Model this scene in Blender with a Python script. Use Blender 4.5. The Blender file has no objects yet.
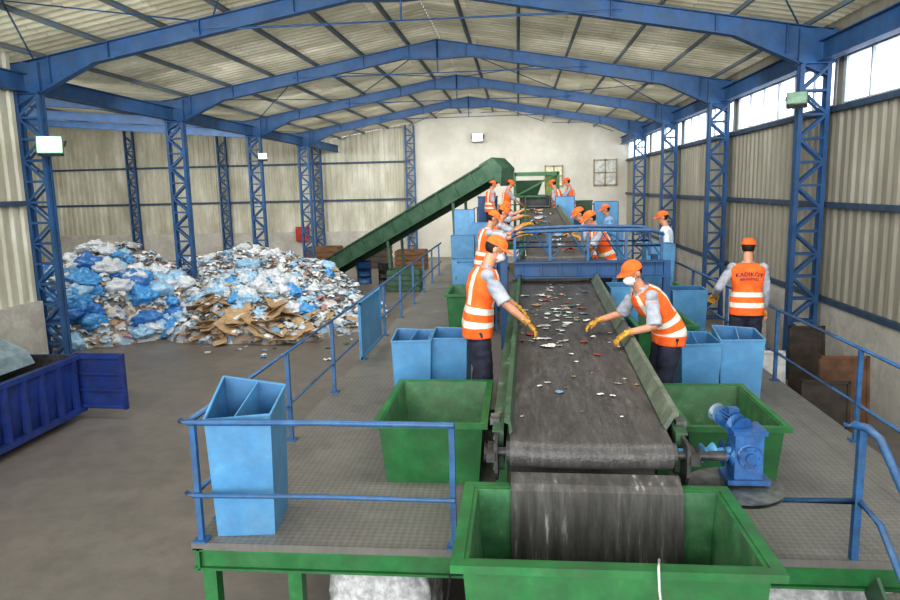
import bpy, bmesh, math, random
from mathutils import Vector, Matrix, noise
random.seed(11)
S=bpy.context.scene
COL=S.collection
V=Vector
S.view_settings.view_transform='Standard'
try: S.view_settings.look='Medium High Contrast'
except Exception: pass
# ------------------------------------------------------------------ camera
vy=V((68,113,-700)).normalized(); hh=V((1,.023,0)); up=hh.cross(vy).normalized(); vx=vy.cross(up)
R3=Matrix((vx,vy,up))
cd=bpy.data.cameras.new('camera'); cam=bpy.data.objects.new('camera',cd); COL.objects.link(cam); S.camera=cam
cam.matrix_world=Matrix.Translation((0,0,3.7))@R3.to_4x4()
cd.lens=28.0; cd.sensor_width=36; cd.clip_start=.05; cd.clip_end=200
# ------------------------------------------------------------------ materials
def lin(c):
    return tuple(((x/255)/12.92 if x/255<=.04045 else ((x/255+.055)/1.055)**2.4) for x in c)+(1,)
_M={}
def M(name,c1,c2=None,scale=4,rough=.6,metal=0,bump=0,bscale=40,emit=0,stretch=(1,1,1),lo=.4,hi=.6,c3=None,spec=.5,detail=5,grime=0,gscale=1.5,gcol=(70,64,56)):
    if name in _M: return _M[name]
    m=bpy.data.materials.new(name); m.use_nodes=True; nt=m.node_tree; b=nt.nodes['Principled BSDF']
    b.inputs['Roughness'].default_value=rough; b.inputs['Metallic'].default_value=metal
    b.inputs['Specular IOR Level'].default_value=spec
    tc=nt.nodes.new('ShaderNodeTexCoord'); mp=nt.nodes.new('ShaderNodeMapping'); mp.inputs['Scale'].default_value=stretch
    nt.links.new(tc.outputs['Object'],mp.inputs['Vector'])
    n=nt.nodes.new('ShaderNodeTexNoise'); n.inputs['Scale'].default_value=scale; n.inputs['Detail'].default_value=detail; n.inputs['Roughness'].default_value=.65
    nt.links.new(mp.outputs[0],n.inputs['Vector'])
    r=nt.nodes.new('ShaderNodeValToRGB'); r.color_ramp.elements[0].position=lo; r.color_ramp.elements[1].position=hi
    c2=c2 or tuple(x*.86 for x in c1)
    r.color_ramp.elements[0].color=lin(c2); r.color_ramp.elements[1].color=lin(c1)
    if c3:
        e=r.color_ramp.elements.new(hi+.12); e.color=lin(c3)
    nt.links.new(n.outputs['Fac'],r.inputs[0]); out=r.outputs[0]
    if grime:
        g=nt.nodes.new('ShaderNodeTexNoise'); g.inputs['Scale'].default_value=gscale; g.inputs['Detail'].default_value=9; g.inputs['Roughness'].default_value=.75; g.inputs['Distortion'].default_value=.2
        nt.links.new(mp.outputs[0],g.inputs['Vector'])
        gr=nt.nodes.new('ShaderNodeValToRGB'); gr.color_ramp.elements[0].position=.42; gr.color_ramp.elements[1].position=.68
        gr.color_ramp.elements[1].color=(grime,grime,grime,1); nt.links.new(g.outputs['Fac'],gr.inputs[0])
        mx=nt.nodes.new('ShaderNodeMix'); mx.data_type='RGBA'; nt.links.new(gr.outputs[0],mx.inputs[0]); nt.links.new(out,mx.inputs[6]); mx.inputs[7].default_value=lin(gcol); out=mx.outputs[2]
    nt.links.new(out,b.inputs['Base Color'])
    if emit:
        nt.links.new(out,b.inputs['Emission Color']); b.inputs['Emission Strength'].default_value=emit
    if bump:
        n2=nt.nodes.new('ShaderNodeTexNoise'); n2.inputs['Scale'].default_value=bscale; nt.links.new(tc.outputs['Object'],n2.inputs['Vector'])
        bp=nt.nodes.new('ShaderNodeBump'); bp.inputs['Strength'].default_value=bump; bp.inputs['Distance'].default_value=.02
        nt.links.new(n2.outputs['Fac'],bp.inputs['Height']); nt.links.new(bp.outputs[0],b.inputs['Normal'])
    _M[name]=m; return m
blue=M('blue_steel_paint',(42,88,136),(36,74,116),scale=2.5,rough=.55,grime=.5,gcol=(76,86,96))
bluerail=M('blue_rail_paint',(52,104,152),(40,84,128),scale=8,rough=.45,grime=.5,gscale=6,gcol=(86,94,98))
green=M('green_bin_paint',(46,118,64),(38,100,54),scale=5,rough=.45,c3=(68,130,82),grime=.55,gscale=3,gcol=(72,88,68))
greenin=M('green_bin_inside',(74,130,86),(56,106,70),scale=7,rough=.6,c3=(112,146,114),grime=.65,gscale=2.5,gcol=(92,96,82))
dgreen=M('dark_green_paint',(50,90,66),(40,76,56),scale=3,rough=.55,grime=.6,gscale=3,gcol=(84,92,80))
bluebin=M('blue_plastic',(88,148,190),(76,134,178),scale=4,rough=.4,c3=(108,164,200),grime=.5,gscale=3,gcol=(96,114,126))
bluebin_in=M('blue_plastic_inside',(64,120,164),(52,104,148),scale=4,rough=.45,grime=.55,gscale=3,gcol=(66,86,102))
steel=M('worn_steel',(128,132,128),(90,94,90),scale=9,rough=.45,metal=.5)
skirt=M('worn_green_steel',(118,126,110),(88,102,88),scale=10,rough=.5,c3=(162,164,152),grime=.7,gscale=5,gcol=(66,68,60))
skirtg=M('worn_dark_green_steel',(66,98,72),(52,82,60),scale=8,rough=.5,c3=(130,142,122),grime=.65,gscale=5,gcol=(62,66,56))
dark=M('dark_greasy_steel',(70,70,68),(46,46,46),scale=12,rough=.5)
belt_m=M('dirty_rubber_belt',(94,91,89),(68,66,65),scale=9,rough=.45,bump=.3,bscale=60,stretch=(3,.5,1),c3=(128,124,118),lo=.35,hi=.62,grime=.7,gscale=2.2,gcol=(46,44,42))
flap_m=M('stained_plate',(92,90,86),(62,60,58),scale=7,rough=.55,stretch=(2.4,1,.3),lo=.4,hi=.6,c3=(184,182,176),grime=.75,gscale=2,gcol=(50,46,42))
motorblue=M('motor_blue',(52,108,166),(38,86,140),scale=12,rough=.35,grime=.5,gscale=8)
motorgrey=M('motor_grey',(120,142,158),(92,112,126),scale=12,rough=.45)
orange=M('orange_fabric',(246,112,44),(230,94,34),scale=9,rough=.85,bump=.5,bscale=11)
reflect=M('reflective_tape',(226,224,208),(204,202,188),scale=20,rough=.35)
shirtg=M('grey_shirt_fabric',(166,170,178),(142,146,156),scale=7,rough=.9,bump=.5,bscale=12)
shirtw=M('pale_shirt_fabric',(210,216,222),(188,196,206),scale=7,rough=.9)
shirtb=M('light_blue_shirt_fabric',(140,176,212),(120,156,196),scale=7,rough=.9)
navy=M('navy_trouser_fabric',(50,52,70),(36,38,52),scale=6,rough=.9,bump=.5,bscale=10)
skin=M('skin',(196,142,112),(180,126,98),scale=10,rough=.5)
hairm=M('dark_hair',(34,26,22),(20,16,14),scale=40,rough=.7)
maskm=M('white_mask',(234,236,236),(218,220,222),scale=20,rough=.8)
glovem=M('yellow_work_glove',(202,154,52),(150,110,44),scale=16,rough=.8)
shoem=M('black_shoe',(28,26,26),(18,18,18),scale=10,rough=.5)
eyew=M('eye_white',(230,228,222),rough=.3); eyed=M('eye_iris',(34,22,16),rough=.2)
plaster=M('white_plaster',(202,201,191),(190,188,178),scale=.6,rough=.85,c3=(208,207,199),grime=.45,gscale=.45,gcol=(166,160,146))
plaster_low=M('stained_white_base',(196,194,186),(164,160,152),scale=1.2,rough=.85,c3=(208,206,198),grime=.55,gscale=1.2,gcol=(130,124,114))
lampwhite=M('lamp_lens',(215,255,235),(215,255,235),emit=3)
lampgreen=M('green_lamp_lens',(150,255,190),(150,255,190),emit=1.8)
glow=M('bright_window_glass',(240,246,255),(232,240,252),emit=2.2,rough=.1)
glowdim=M('dull_window_glass',(186,186,178),(150,152,148),emit=.3,rough=.1)
winframe=M('window_frame',(190,196,198),(160,168,172),rough=.5)
white_paper=M('white_paper',(228,228,224),(200,200,198),rough=.8)
card=M('cardboard',(176,150,116),(148,124,94),scale=6,rough=.85)
wood=M('weathered_wood',(122,92,64),(92,68,48),scale=3,rough=.8,stretch=(1,1,6))
redm=M('red_paint',(176,52,40),(140,40,34),rough=.5)
sackm=M('woven_sack',(200,200,198),(156,156,156),scale=14,rough=.8,bump=.6,bscale=18)
concrete_foot=M('concrete',(150,148,140),(118,116,110),scale=6,rough=.9)
black=M('black_rubber',(24,24,24),(16,16,16),rough=.6)
floorm=M('concrete_floor',(120,114,107),(108,102,96),scale=.5,rough=.42,lo=.35,hi=.65,c3=(130,124,117),grime=.5,gscale=2.6,gcol=(82,78,74))
wall_r_m=M('olive_corrugated',(152,149,136),(132,129,116),scale=1.0,rough=.55,stretch=(2.2,2.2,.35),lo=.35,hi=.6,c3=(168,166,156),detail=8,grime=.4,gscale=.8,gcol=(108,104,92))
wall_l_m=M('cream_corrugated',(194,193,178),(170,168,150),scale=.8,rough=.55,stretch=(1.6,1.6,.5),lo=.38,hi=.56,c3=(212,212,202),detail=8,grime=.5,gscale=.6,gcol=(134,127,108))
def tread_mat():
    m=M('tread_plate_deck',(134,132,126),(108,106,101),scale=1.6,rough=.42,lo=.36,hi=.62,c3=(148,146,140),grime=.6,gscale=1.6,gcol=(88,84,78))
    nt=m.node_tree; b=nt.nodes['Principled BSDF']
    tc=nt.nodes.new('ShaderNodeTexCoord'); mp=nt.nodes.new('ShaderNodeMapping'); mp.inputs['Rotation'].default_value=(0,0,.785); mp.inputs['Scale'].default_value=(1,1,0)
    nt.links.new(tc.outputs['Object'],mp.inputs[0])
    ch=nt.nodes.new('ShaderNodeTexChecker'); ch.inputs['Scale'].default_value=30; ch.inputs['Color1'].default_value=(1,1,1,1); ch.inputs['Color2'].default_value=(.8,.8,.8,1); nt.links.new(mp.outputs[0],ch.inputs['Vector'])
    src=b.inputs['Base Color'].links[0].from_socket
    mx=nt.nodes.new('ShaderNodeMix'); mx.data_type='RGBA'; mx.blend_type='MULTIPLY'; mx.inputs[0].default_value=1; nt.links.new(src,mx.inputs[6]); nt.links.new(ch.outputs['Color'],mx.inputs[7]); nt.links.new(mx.outputs[2],b.inputs['Base Color'])
    bp=nt.nodes.new('ShaderNodeBump'); bp.inputs['Strength'].default_value=.5; bp.inputs['Distance'].default_value=.005
    nt.links.new(ch.outputs['Fac'],bp.inputs['Height']); nt.links.new(bp.outputs[0],b.inputs['Normal'])
    return m
deckm=tread_mat()
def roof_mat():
    m=bpy.data.materials.new('glowing_roof_sheet'); m.use_nodes=True; nt=m.node_tree; b=nt.nodes['Principled BSDF']
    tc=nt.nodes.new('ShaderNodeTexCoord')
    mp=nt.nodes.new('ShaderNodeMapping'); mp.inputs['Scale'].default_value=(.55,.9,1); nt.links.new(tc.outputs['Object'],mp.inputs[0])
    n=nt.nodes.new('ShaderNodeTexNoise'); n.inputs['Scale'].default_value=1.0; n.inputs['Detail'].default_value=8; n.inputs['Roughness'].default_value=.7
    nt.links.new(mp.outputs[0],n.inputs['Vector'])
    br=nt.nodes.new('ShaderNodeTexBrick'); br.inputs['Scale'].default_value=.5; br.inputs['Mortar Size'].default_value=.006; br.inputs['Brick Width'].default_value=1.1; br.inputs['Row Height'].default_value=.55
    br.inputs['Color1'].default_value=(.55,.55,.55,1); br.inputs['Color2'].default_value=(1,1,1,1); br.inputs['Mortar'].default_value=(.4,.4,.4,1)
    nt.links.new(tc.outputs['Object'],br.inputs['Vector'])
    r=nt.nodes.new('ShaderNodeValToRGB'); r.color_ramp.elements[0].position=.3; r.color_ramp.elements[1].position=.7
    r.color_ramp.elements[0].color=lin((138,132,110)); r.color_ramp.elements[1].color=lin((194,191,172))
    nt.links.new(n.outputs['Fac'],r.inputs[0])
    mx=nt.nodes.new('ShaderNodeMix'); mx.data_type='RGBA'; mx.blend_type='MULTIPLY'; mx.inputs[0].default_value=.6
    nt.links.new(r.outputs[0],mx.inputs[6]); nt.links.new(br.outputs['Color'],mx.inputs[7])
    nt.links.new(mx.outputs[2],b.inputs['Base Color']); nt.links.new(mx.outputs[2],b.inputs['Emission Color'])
    b.inputs['Emission Strength'].default_value=.34; b.inputs['Roughness'].default_value=.6  # emission stands in for sky light passing through the translucent sheets
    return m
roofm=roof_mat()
def heap_mat():
    m=bpy.data.materials.new('mixed_rubbish'); m.use_nodes=True; nt=m.node_tree; b=nt.nodes['Principled BSDF']
    tc=nt.nodes.new('ShaderNodeTexCoord'); v=nt.nodes.new('ShaderNodeTexVoronoi'); v.inputs['Scale'].default_value=7
    n=nt.nodes.new('ShaderNodeTexNoise'); n.inputs['Scale'].default_value=5; nt.links.new(tc.outputs['Object'],n.inputs['Vector'])
    mx=nt.nodes.new('ShaderNodeMix'); mx.data_type='VECTOR'; mx.inputs[0].default_value=.25
    nt.links.new(tc.outputs['Object'],mx.inputs[4]); nt.links.new(n.outputs['Color'],mx.inputs[5]); nt.links.new(mx.outputs[1],v.inputs['Vector'])
    sp=nt.nodes.new('ShaderNodeSeparateColor'); nt.links.new(v.outputs['Color'],sp.inputs[0])
    r=nt.nodes.new('ShaderNodeValToRGB'); r.color_ramp.interpolation='CONSTANT'
    cols=[(110,104,98),(186,188,190),(142,130,116),(140,162,184),(176,171,164),(124,116,110),(200,200,198),(156,136,116)]
    r.color_ramp.elements[0].color=lin(cols[0]); r.color_ramp.elements[1].position=.13; r.color_ramp.elements[1].color=lin(cols[1])
    for i in range(2,8):
        e=r.color_ramp.elements.new(i/8); e.color=lin(cols[i])
    nt.links.new(sp.outputs[0],r.inputs[0]); nt.links.new(r.outputs[0],b.inputs['Base Color']); b.inputs['Roughness'].default_value=.6
    return m
heapm=heap_mat()
# ------------------------------------------------------------------ helpers
def box(bm,c,s,rot=None,mi=0):
    r=bmesh.ops.create_cube(bm,size=1.0); vs=r['verts']
    bmesh.ops.scale(bm,vec=s,verts=vs)
    if rot is not None: bmesh.ops.rotate(bm,cent=(0,0,0),matrix=rot,verts=vs)
    bmesh.ops.translate(bm,vec=c,verts=vs)
    if mi:
        for f in {f for v in vs for f in v.link_faces}: f.material_index=mi
    return vs
def frame(d,hint=V((0,0,1))):
    d=d.normalized()
    if abs(d.dot(hint))>.98: hint=V((0,1,0))
    x=d.cross(hint).normalized(); y=x.cross(d).normalized()
    return x,y,d
def beam(bm,p0,p1,w,h,mi=0,hint=V((0,0,1))):
    p0=V(p0);p1=V(p1); x,y,d=frame(p1-p0,hint); L=(p1-p0).length
    m=Matrix((x,y,d)).transposed()
    return box(bm,(p0+p1)/2,(w,h,L),m,mi)
def tube(bm,pts,rad,seg=10,cap=True,mi=0):
    pts=[V(p) for p in pts]; n=len(pts)
    if not hasattr(rad,'__len__'): rad=[rad]*n
    rings=[]; x=None
    for i,p in enumerate(pts):
        d=(pts[min(i+1,n-1)]-pts[max(i-1,0)]).normalized()
        if x is None: x,y,_=frame(d)
        else:
            x=(x-d*x.dot(d)).normalized(); y=d.cross(x)
        rings.append([bm.verts.new(p+(x*math.cos(a)+y*math.sin(a))*rad[i]) for a in [2*math.pi*k/seg for k in range(seg)]])
    fs=[]
    for a,b in zip(rings,rings[1:]):
        for k in range(seg): fs.append(bm.faces.new((a[k],a[(k+1)%seg],b[(k+1)%seg],b[k])))
    if cap:
        fs.append(bm.faces.new(rings[0][::-1])); fs.append(bm.faces.new(rings[-1]))
    for f in fs: f.material_index=mi
def sphere(bm,c,s,m=None,u=20,v=14):
    r=bmesh.ops.create_uvsphere(bm,u_segments=u,v_segments=v,radius=1.0); vs=r['verts']
    if not hasattr(s,'__len__'): s=(s,s,s)
    bmesh.ops.scale(bm,vec=s,verts=vs)
    if m is not None: bmesh.ops.rotate(bm,cent=(0,0,0),matrix=m,verts=vs)
    bmesh.ops.translate(bm,vec=c,verts=vs); return vs
def prism(bm,pts,vec):
    vec=V(vec); a=[bm.verts.new(V(p)) for p in pts]; b=[bm.verts.new(V(p)+vec) for p in pts]; n=len(a)
    bm.faces.new(a); bm.faces.new(b[::-1])
    for i in range(n): bm.faces.new((a[i],b[i],b[(i+1)%n],a[(i+1)%n]))
def openbox(bm,wb,lb,wt,lt,h,t,z0=0):
    def q(w,l,z): return [bm.verts.new((sx*w/2,sy*l/2,z)) for sx,sy in((-1,-1),(1,-1),(1,1),(-1,1))]
    o0=q(wb,lb,z0);o1=q(wt,lt,z0+h);i1=q(wt-2*t,lt-2*t,z0+h);i0=q(wb-2*t,lb-2*t,z0+t)
    for A,B in((o0,o1),(o1,i1),(i1,i0)):
        for k in range(4):
            f=bm.faces.new((A[k],A[(k+1)%4],B[(k+1)%4],B[k]))
            if A is i1: f.material_index=1
    bm.faces.new(o0[::-1]); f=bm.faces.new(i0); f.material_index=1
def obj(name,bm,mats,parent=None,origin=None,smooth=False,label=None,cat=None,group=None,kind=None,local=False):
    if not isinstance(mats,(list,tuple)): mats=[mats]
    off=V((0,0,0))
    if not local:
        if parent is not None: off=parent.location.copy()
        elif origin is not None: off=V(origin)
        if off.length>0: bmesh.ops.translate(bm,vec=-off,verts=bm.verts)
    bmesh.ops.recalc_face_normals(bm,faces=bm.faces)
    me=bpy.data.meshes.new(name); bm.to_mesh(me); bm.free()
    for m in mats: me.materials.append(m)
    if smooth:
        me.polygons.foreach_set('use_smooth',[True]*len(me.polygons))
    o=bpy.data.objects.new(name,me); COL.objects.link(o)
    if parent is not None: o.parent=parent
    elif origin is not None: o.location=origin
    if label: o['label']=label
    if cat: o['category']=cat
    if group: o['group']=group
    if kind: o['kind']=kind
    return o
def thing(name,loc,label,cat,group=None,rz=0,kind=None):
    e=bpy.data.objects.new(name,None); e.empty_display_size=.1; COL.objects.link(e); e.location=loc; e.rotation_euler=(0,0,rz)
    e['label']=label; e['category']=cat
    if group: e['group']=group
    if kind: e['kind']=kind
    return e
NB=bmesh.new
# ------------------------------------------------------------------ ROOM
XL,XR,XA=-9.95,5.72,-27.5
XC,ZE,ZA=-2.15,6.5,7.85
YB=38.2; Y0=-5
bm=NB(); box(bm,((XA+XR)/2,(Y0+YB)/2,-.1),(XR-XA+1,YB-Y0+1,.2)); obj('floor',bm,floorm,kind='structure')
def corr(bm,p0,p1,zb,zt,pitch=.3,depth=.045,nrm=V((1,0,0)),top=None):
    p0=V((p0[0],p0[1],0));p1=V((p1[0],p1[1],0)); L=(p1-p0).length; d=(p1-p0)/L; n=int(L/pitch); pit=L/n
    prof=[(0,0),(.35,0),(.5,1),(.85,1)]
    vs=[]
    for i in range(n):
        for t,h in prof:
            s=(i+t)*pit; p=p0+d*s+nrm*(h*depth)
            zt_=top(s) if top else zt
            vs.append((bm.verts.new((p.x,p.y,zb)),bm.verts.new((p.x,p.y,zt_))))
    p=p1; zt_=top(L) if top else zt
    vs.append((bm.verts.new((p.x,p.y,zb)),bm.verts.new((p.x,p.y,zt_))))
    for a,b in zip(vs,vs[1:]): bm.faces.new((a[0],b[0],b[1],a[1]))
bm=NB(); corr(bm,(XR+.05,Y0),(XR+.05,YB),1.4,5.02,nrm=V((-1,0,0)))
obj('wall_right',bm,wall_r_m,kind='structure')
bm=NB(); box(bm,(XR+.1,(Y0+YB)/2,.72),(.34,YB-Y0,1.44)); obj('wall_right_base',bm,plaster_low,kind='structure')
bm=NB(); box(bm,(XR+.08,(Y0+YB)/2,6.2),(.08,YB-Y0,.7)); obj('wall_right_top',bm,wall_r_m,kind='structure')
frames=[13.6,19.67,25.74,31.81]
edges=[Y0,1.5,7.55]+frames+[YB]
for i,(a,b) in enumerate(zip(edges,edges[1:])):
    a+=.18;b-=.18; w=bpy.data.objects.new('window_%d'%(i+1),None); COL.objects.link(w); w.location=(XR,(a+b)/2,5.45); w['kind']='structure'
    bm=NB(); box(bm,(XR+.09,(a+b)/2,5.44),(.02,b-a,.82)); obj('glass',bm,glow,parent=w)
    bm=NB(); n=6
    for k in range(n+1):
        y=a+(b-a)*k/n; box(bm,(XR+.05,y,5.44),(.05,.05 if k not in(0,n) else .1,.84))
    for z in(5.03,5.85): box(bm,(XR+.05,(a+b)/2,z),(.06,b-a,.05))
    obj('window_frame',bm,winframe,parent=w)
    bm=NB(); box(bm,(XR+.08,a-.18,5.44),(.07,.36,.86)); obj('trim_%d'%(i+1),bm,wall_r_m,kind='structure')
bm=NB(); corr(bm,(XL,Y0),(XL,13.45),1.6,6.5,nrm=V((1,0,0))); obj('wall_left',bm,wall_l_m,kind='structure')
bm=NB(); box(bm,(XL-.02,(Y0+13.45)/2,.8),(.3,13.45-Y0,1.6)); obj('wall_left_base',bm,plaster_low,kind='structure')
bm=NB(); corr(bm,(XL-.2,13.3),(XA,13.3),0,7.9,nrm=V((0,1,0))); obj('wall_annex_front',bm,wall_l_m,kind='structure')
bm=NB(); corr(bm,(XA,13.3),(XA,YB),1.2,7.9,nrm=V((1,0,0))); box(bm,(XA,(13.3+YB)/2,.6),(.3,YB-13.3,1.2)); obj('wall_annex_side',bm,wall_l_m,kind='structure')
def rooftop(x):
    if x<XL: return ZE+(XL-x)*(7.95-ZE)/(XL-XA)
    if x<XC: return ZE+(x-XL)*(ZA-ZE)/(XC-XL)
    return ZA-(x-XC)*(ZA-ZE)/(XR-XC)
bm=NB(); corr(bm,(-5.7,YB),(XA,YB),1.5,0,nrm=V((0,-1,0)),top=lambda s: rooftop(-5.7-s)); obj('wall_back_sheeting',bm,wall_l_m,kind='structure')
bm=NB(); box(bm,((-5.7+XA)/2,YB,.75),(XA*-1-5.7,.3,1.5)); obj('wall_back_base',bm,plaster_low,kind='structure')
bm=NB(); prism(bm,[(-5.7,YB-.05,0),(XR+.3,YB-.05,0),(XR+.3,YB-.05,ZE),(XC,YB-.05,ZA),(-5.7,YB-.05,rooftop(-5.7))],(0,.2,0)); obj('wall_back',bm,plaster,kind='structure')
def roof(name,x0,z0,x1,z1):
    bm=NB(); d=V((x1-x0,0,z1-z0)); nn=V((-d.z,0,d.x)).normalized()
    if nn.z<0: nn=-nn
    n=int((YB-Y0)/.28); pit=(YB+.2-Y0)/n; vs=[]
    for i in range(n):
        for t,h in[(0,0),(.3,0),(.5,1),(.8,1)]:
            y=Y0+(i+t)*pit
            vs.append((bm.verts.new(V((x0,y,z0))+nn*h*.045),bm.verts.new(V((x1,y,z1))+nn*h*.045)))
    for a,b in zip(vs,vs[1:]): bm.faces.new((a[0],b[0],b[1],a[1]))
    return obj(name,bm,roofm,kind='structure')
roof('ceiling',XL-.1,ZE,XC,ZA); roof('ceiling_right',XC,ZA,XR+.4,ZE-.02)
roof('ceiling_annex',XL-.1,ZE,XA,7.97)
def backwin(i,x0,x1,z0,z1,m,fr):
    w=bpy.data.objects.new('window_%d'%i,None); COL.objects.link(w); w.location=((x0+x1)/2,YB-.1,z0); w['kind']='structure'
    bm=NB(); box(bm,((x0+x1)/2,YB-.07,(z0+z1)/2),(x1-x0,.03,z1-z0)); obj('glass',bm,m,parent=w)
    bm=NB()
    for x in(x0,(x0+x1)/2,x1): box(bm,(x,YB-.1,(z0+z1)/2),(.07,.08,z1-z0+.1))
    for z in(z0,(z0+z1)/2,z1): box(bm,((x0+x1)/2,YB-.1,z),(x1-x0,.08,.07))
    obj('window_frame',bm,fr,parent=w)
backwin(20,4.0,5.15,3.7,5.0,glowdim,M('beige_frame',(150,140,118)))
backwin(21,1.45,2.35,3.7,4.75,M('warm_window_glass',(190,186,160),emit=.4),M('beige_frame',(0,0,0)))
# ------------------------------------------------------------------ portal frames
def column_mesh(h=6.0,w=.46,dp=.17):
    bm=NB()
    for sx in(-1,1):
        for sy in(-1,1):
            box(bm,(sx*w/2,sy*dp/2,h/2),(.075,.02,h)); box(bm,(sx*(w/2+.03),sy*(dp/2-.03),h/2),(.018,.075,h))
    p=.42; n=int((h-.3)/p)
    for i in range(n):
        z0=.25+i*p; z1=z0+p
        for sy in(-1,1):
            s=1 if i%2==0 else -1
            beam(bm,(-s*w/2,sy*dp/2,z0),(s*w/2,sy*dp/2,z1),.05,.014,hint=V((0,1,0)))
            box(bm,(0,sy*dp/2,z0),(w,.012,.045))
        for sx in(-1,1): box(bm,(sx*w/2,0,z0),(.02,dp,.05))
    box(bm,(0,0,.02),(w+.3,dp+.25,.04))
    for sx in(-1,1): prism(bm,[(sx*(w/2+.04),-.01,.04),(sx*(w/2+.14),-.01,.04),(sx*(w/2+.04),-.01,.28)],(0,.02,0))
    return bm
colme=None
XCL,XCR=-9.72,5.3
def rafter(bm,y,side):
    xe=XCL if side<0 else XCR; sg=1 if side<0 else -1
    zt_e=6.36; zt_a=7.68
    xa=XC
    def top(t): return V((xe-sg*.25+(xa-xe+sg*.25)*t,y,zt_e-.04+(zt_a-zt_e+.04)*t))
    st=[(0,.8),(.22,.32),(.88,.3),(1,.5)]
    T=[top(t) for t,_ in st]; B=[top(t)-V((0,0,d)) for t,d in st]
    for i in range(3):
        prism(bm,[T[i]-V((0,.008,0)),T[i+1]-V((0,.008,0)),B[i+1]-V((0,.008,0)),B[i]-V((0,.008,0))],(0,.016,0))
        for a,b in((T[i],T[i+1]),(B[i],B[i+1])): beam(bm,a,b,.2,.018,hint=V((0,0,1)))
    for t in(.1,.26,.5,.74,.9,1.0):
        tp=top(t); dpt=.31 if .2<t<.95 else .5
        box(bm,tp-V((0,0,dpt/2)),(.016,.18,dpt))
    box(bm,(xe,y,6.05),(.62,.2,.6))
for y in frames:
    e=thing('portal_frame',(XC,y,0),'blue painted steel portal frame with laced columns and pitched rafters','steel frame',group='blue portal frames of the hall')
    for x in(XCL,XCR):
        if colme is None:
            o=obj('column',column_mesh(),blue,parent=e,local=True); colme=o.data
        else:
            o=bpy.data.objects.new('column',colme); COL.objects.link(o); o.parent=e
        o.location=(x-XC,0,0)
    for s in(-1,1):
        bm=NB(); rafter(bm,y,s); obj('rafter',bm,blue,parent=e)
    bm=NB(); tube(bm,[(-6.2,y,6.82),(1.9,y,6.82)],.028,8)
    tube(bm,[(XC,y,6.82),(XC,y,7.3)],.02,6); obj('tie_rod',bm,blue,parent=e)
    bm=NB(); p0=V((XCL,y,6.3));p1=V((XA+.1,y,7.75))
    for dz in(0,-.3): beam(bm,p0+V((0,0,dz)),p1+V((0,0,dz)),.18,.02)
    beam(bm,p0-V((0,0,.15)),p1-V((0,0,.15)),.015,.3); obj('annex_rafter',bm,blue,parent=e)
    bm=NB(); box(bm,(XCL,y,.12),(.9,.6,.24)); obj('concrete_footing',bm,concrete_foot,parent=e)
def ibeam(bm,p0,p1,h,w):
    p0=V(p0);p1=V(p1); beam(bm,p0,p1,.015,h)
    for s in(-1,1): beam(bm,p0+V((0,0,s*h/2)),p1+V((0,0,s*h/2)),w,.016)
for x,a in((XCL,Y0),(XCR+.1,Y0)):
    bm=NB(); ibeam(bm,(x,a,5.95),(x,YB-.1,5.95),.34,.2)
    obj('eave_beam',bm,blue,origin=(x,YB/2,5.95),label='long blue steel eave beam running along the column tops',cat='steel beam',group='eave beams')
pur0=None
purm=M('blue_grey_purlin',(98,118,134),(116,116,110),scale=2)
for side in(-1,1):
    for k in range(6):
        t=(k+.35)/6
        x=(XL if side<0 else XR)+((XC-(XL if side<0 else XR))*t); z=rooftop(x)-.07
        if pur0 is None:
            bm=NB(); box(bm,(0,(Y0+YB)/2,0),(.045,YB-Y0-.3,.08)); box(bm,(.03,(Y0+YB)/2,.04),(.06,YB-Y0-.3,.01))
            pur0=obj('purlin',bm,purm,local=True,label='slim blue-grey steel purlin under the roof sheets',cat='purlin',group='roof purlins')
            pur0.location=(x,0,z)
        else:
            n=pur0.copy(); COL.objects.link(n); n.location=(x,0,z)
for k in range(5):
    x=XL-2-3.2*k; n=pur0.copy(); COL.objects.link(n); n.location=(x,0,rooftop(x)-.07)
for (ya,yb) in((7.55,13.4),(19.9,25.5),(32.0,YB-.6)):
    for (xa,xb) in((-9.4,-6.1),(-5.7,-2.4),(-1.9,1.4),(1.8,4.9)):
        bm=NB()
        za,zb=rooftop(xa)-.22,rooftop(xb)-.22
        tube(bm,[(xa,ya,za),(xb,yb,zb)],.016,6); tube(bm,[(xa,yb,za),(xb,ya,zb)],.016,6)
        obj('brace_rods',bm,blue,origin=((xa+xb)/2,(ya+yb)/2,(za+zb)/2),label='crossed thin blue steel bracing rods under the roof',cat='bracing',group='roof bracing')
for (p0,p1) in(((XR-.06,Y0,3.25),(XR-.06,YB-.2,3.25)),((XR-.06,Y0,1.5),(XR-.06,YB-.2,1.5)),((XR-.06,Y0,4.95),(XR-.06,YB-.2,4.95)),((XL+.1,Y0,3.6),(XL+.1,13.3,3.6)),((-5.8,YB-.12,3.2),(XA+.1,YB-.12,3.2)),((-5.8,YB-.12,5.2),(XA+.1,YB-.12,5.2))):
    bm=NB(); beam(bm,p0,p1,.08,.1); obj('wall_girt',bm,M('dark_blue_girt',(62,80,102),(52,68,88)),origin=(V(p0)+V(p1))/2,label='dark blue horizontal steel rail fixed to corrugated wall',cat='wall rail',group='wall girts')
for x in(-21.5,-16.2,-10.9,-5.75):
    bm=column_mesh(h=rooftop(x)-.15); 
    obj('wall_column',bm,blue,local=True,label='blue laced steel column against the end wall',cat='column',group='end wall columns').location=(x,YB-.3,0)
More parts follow.
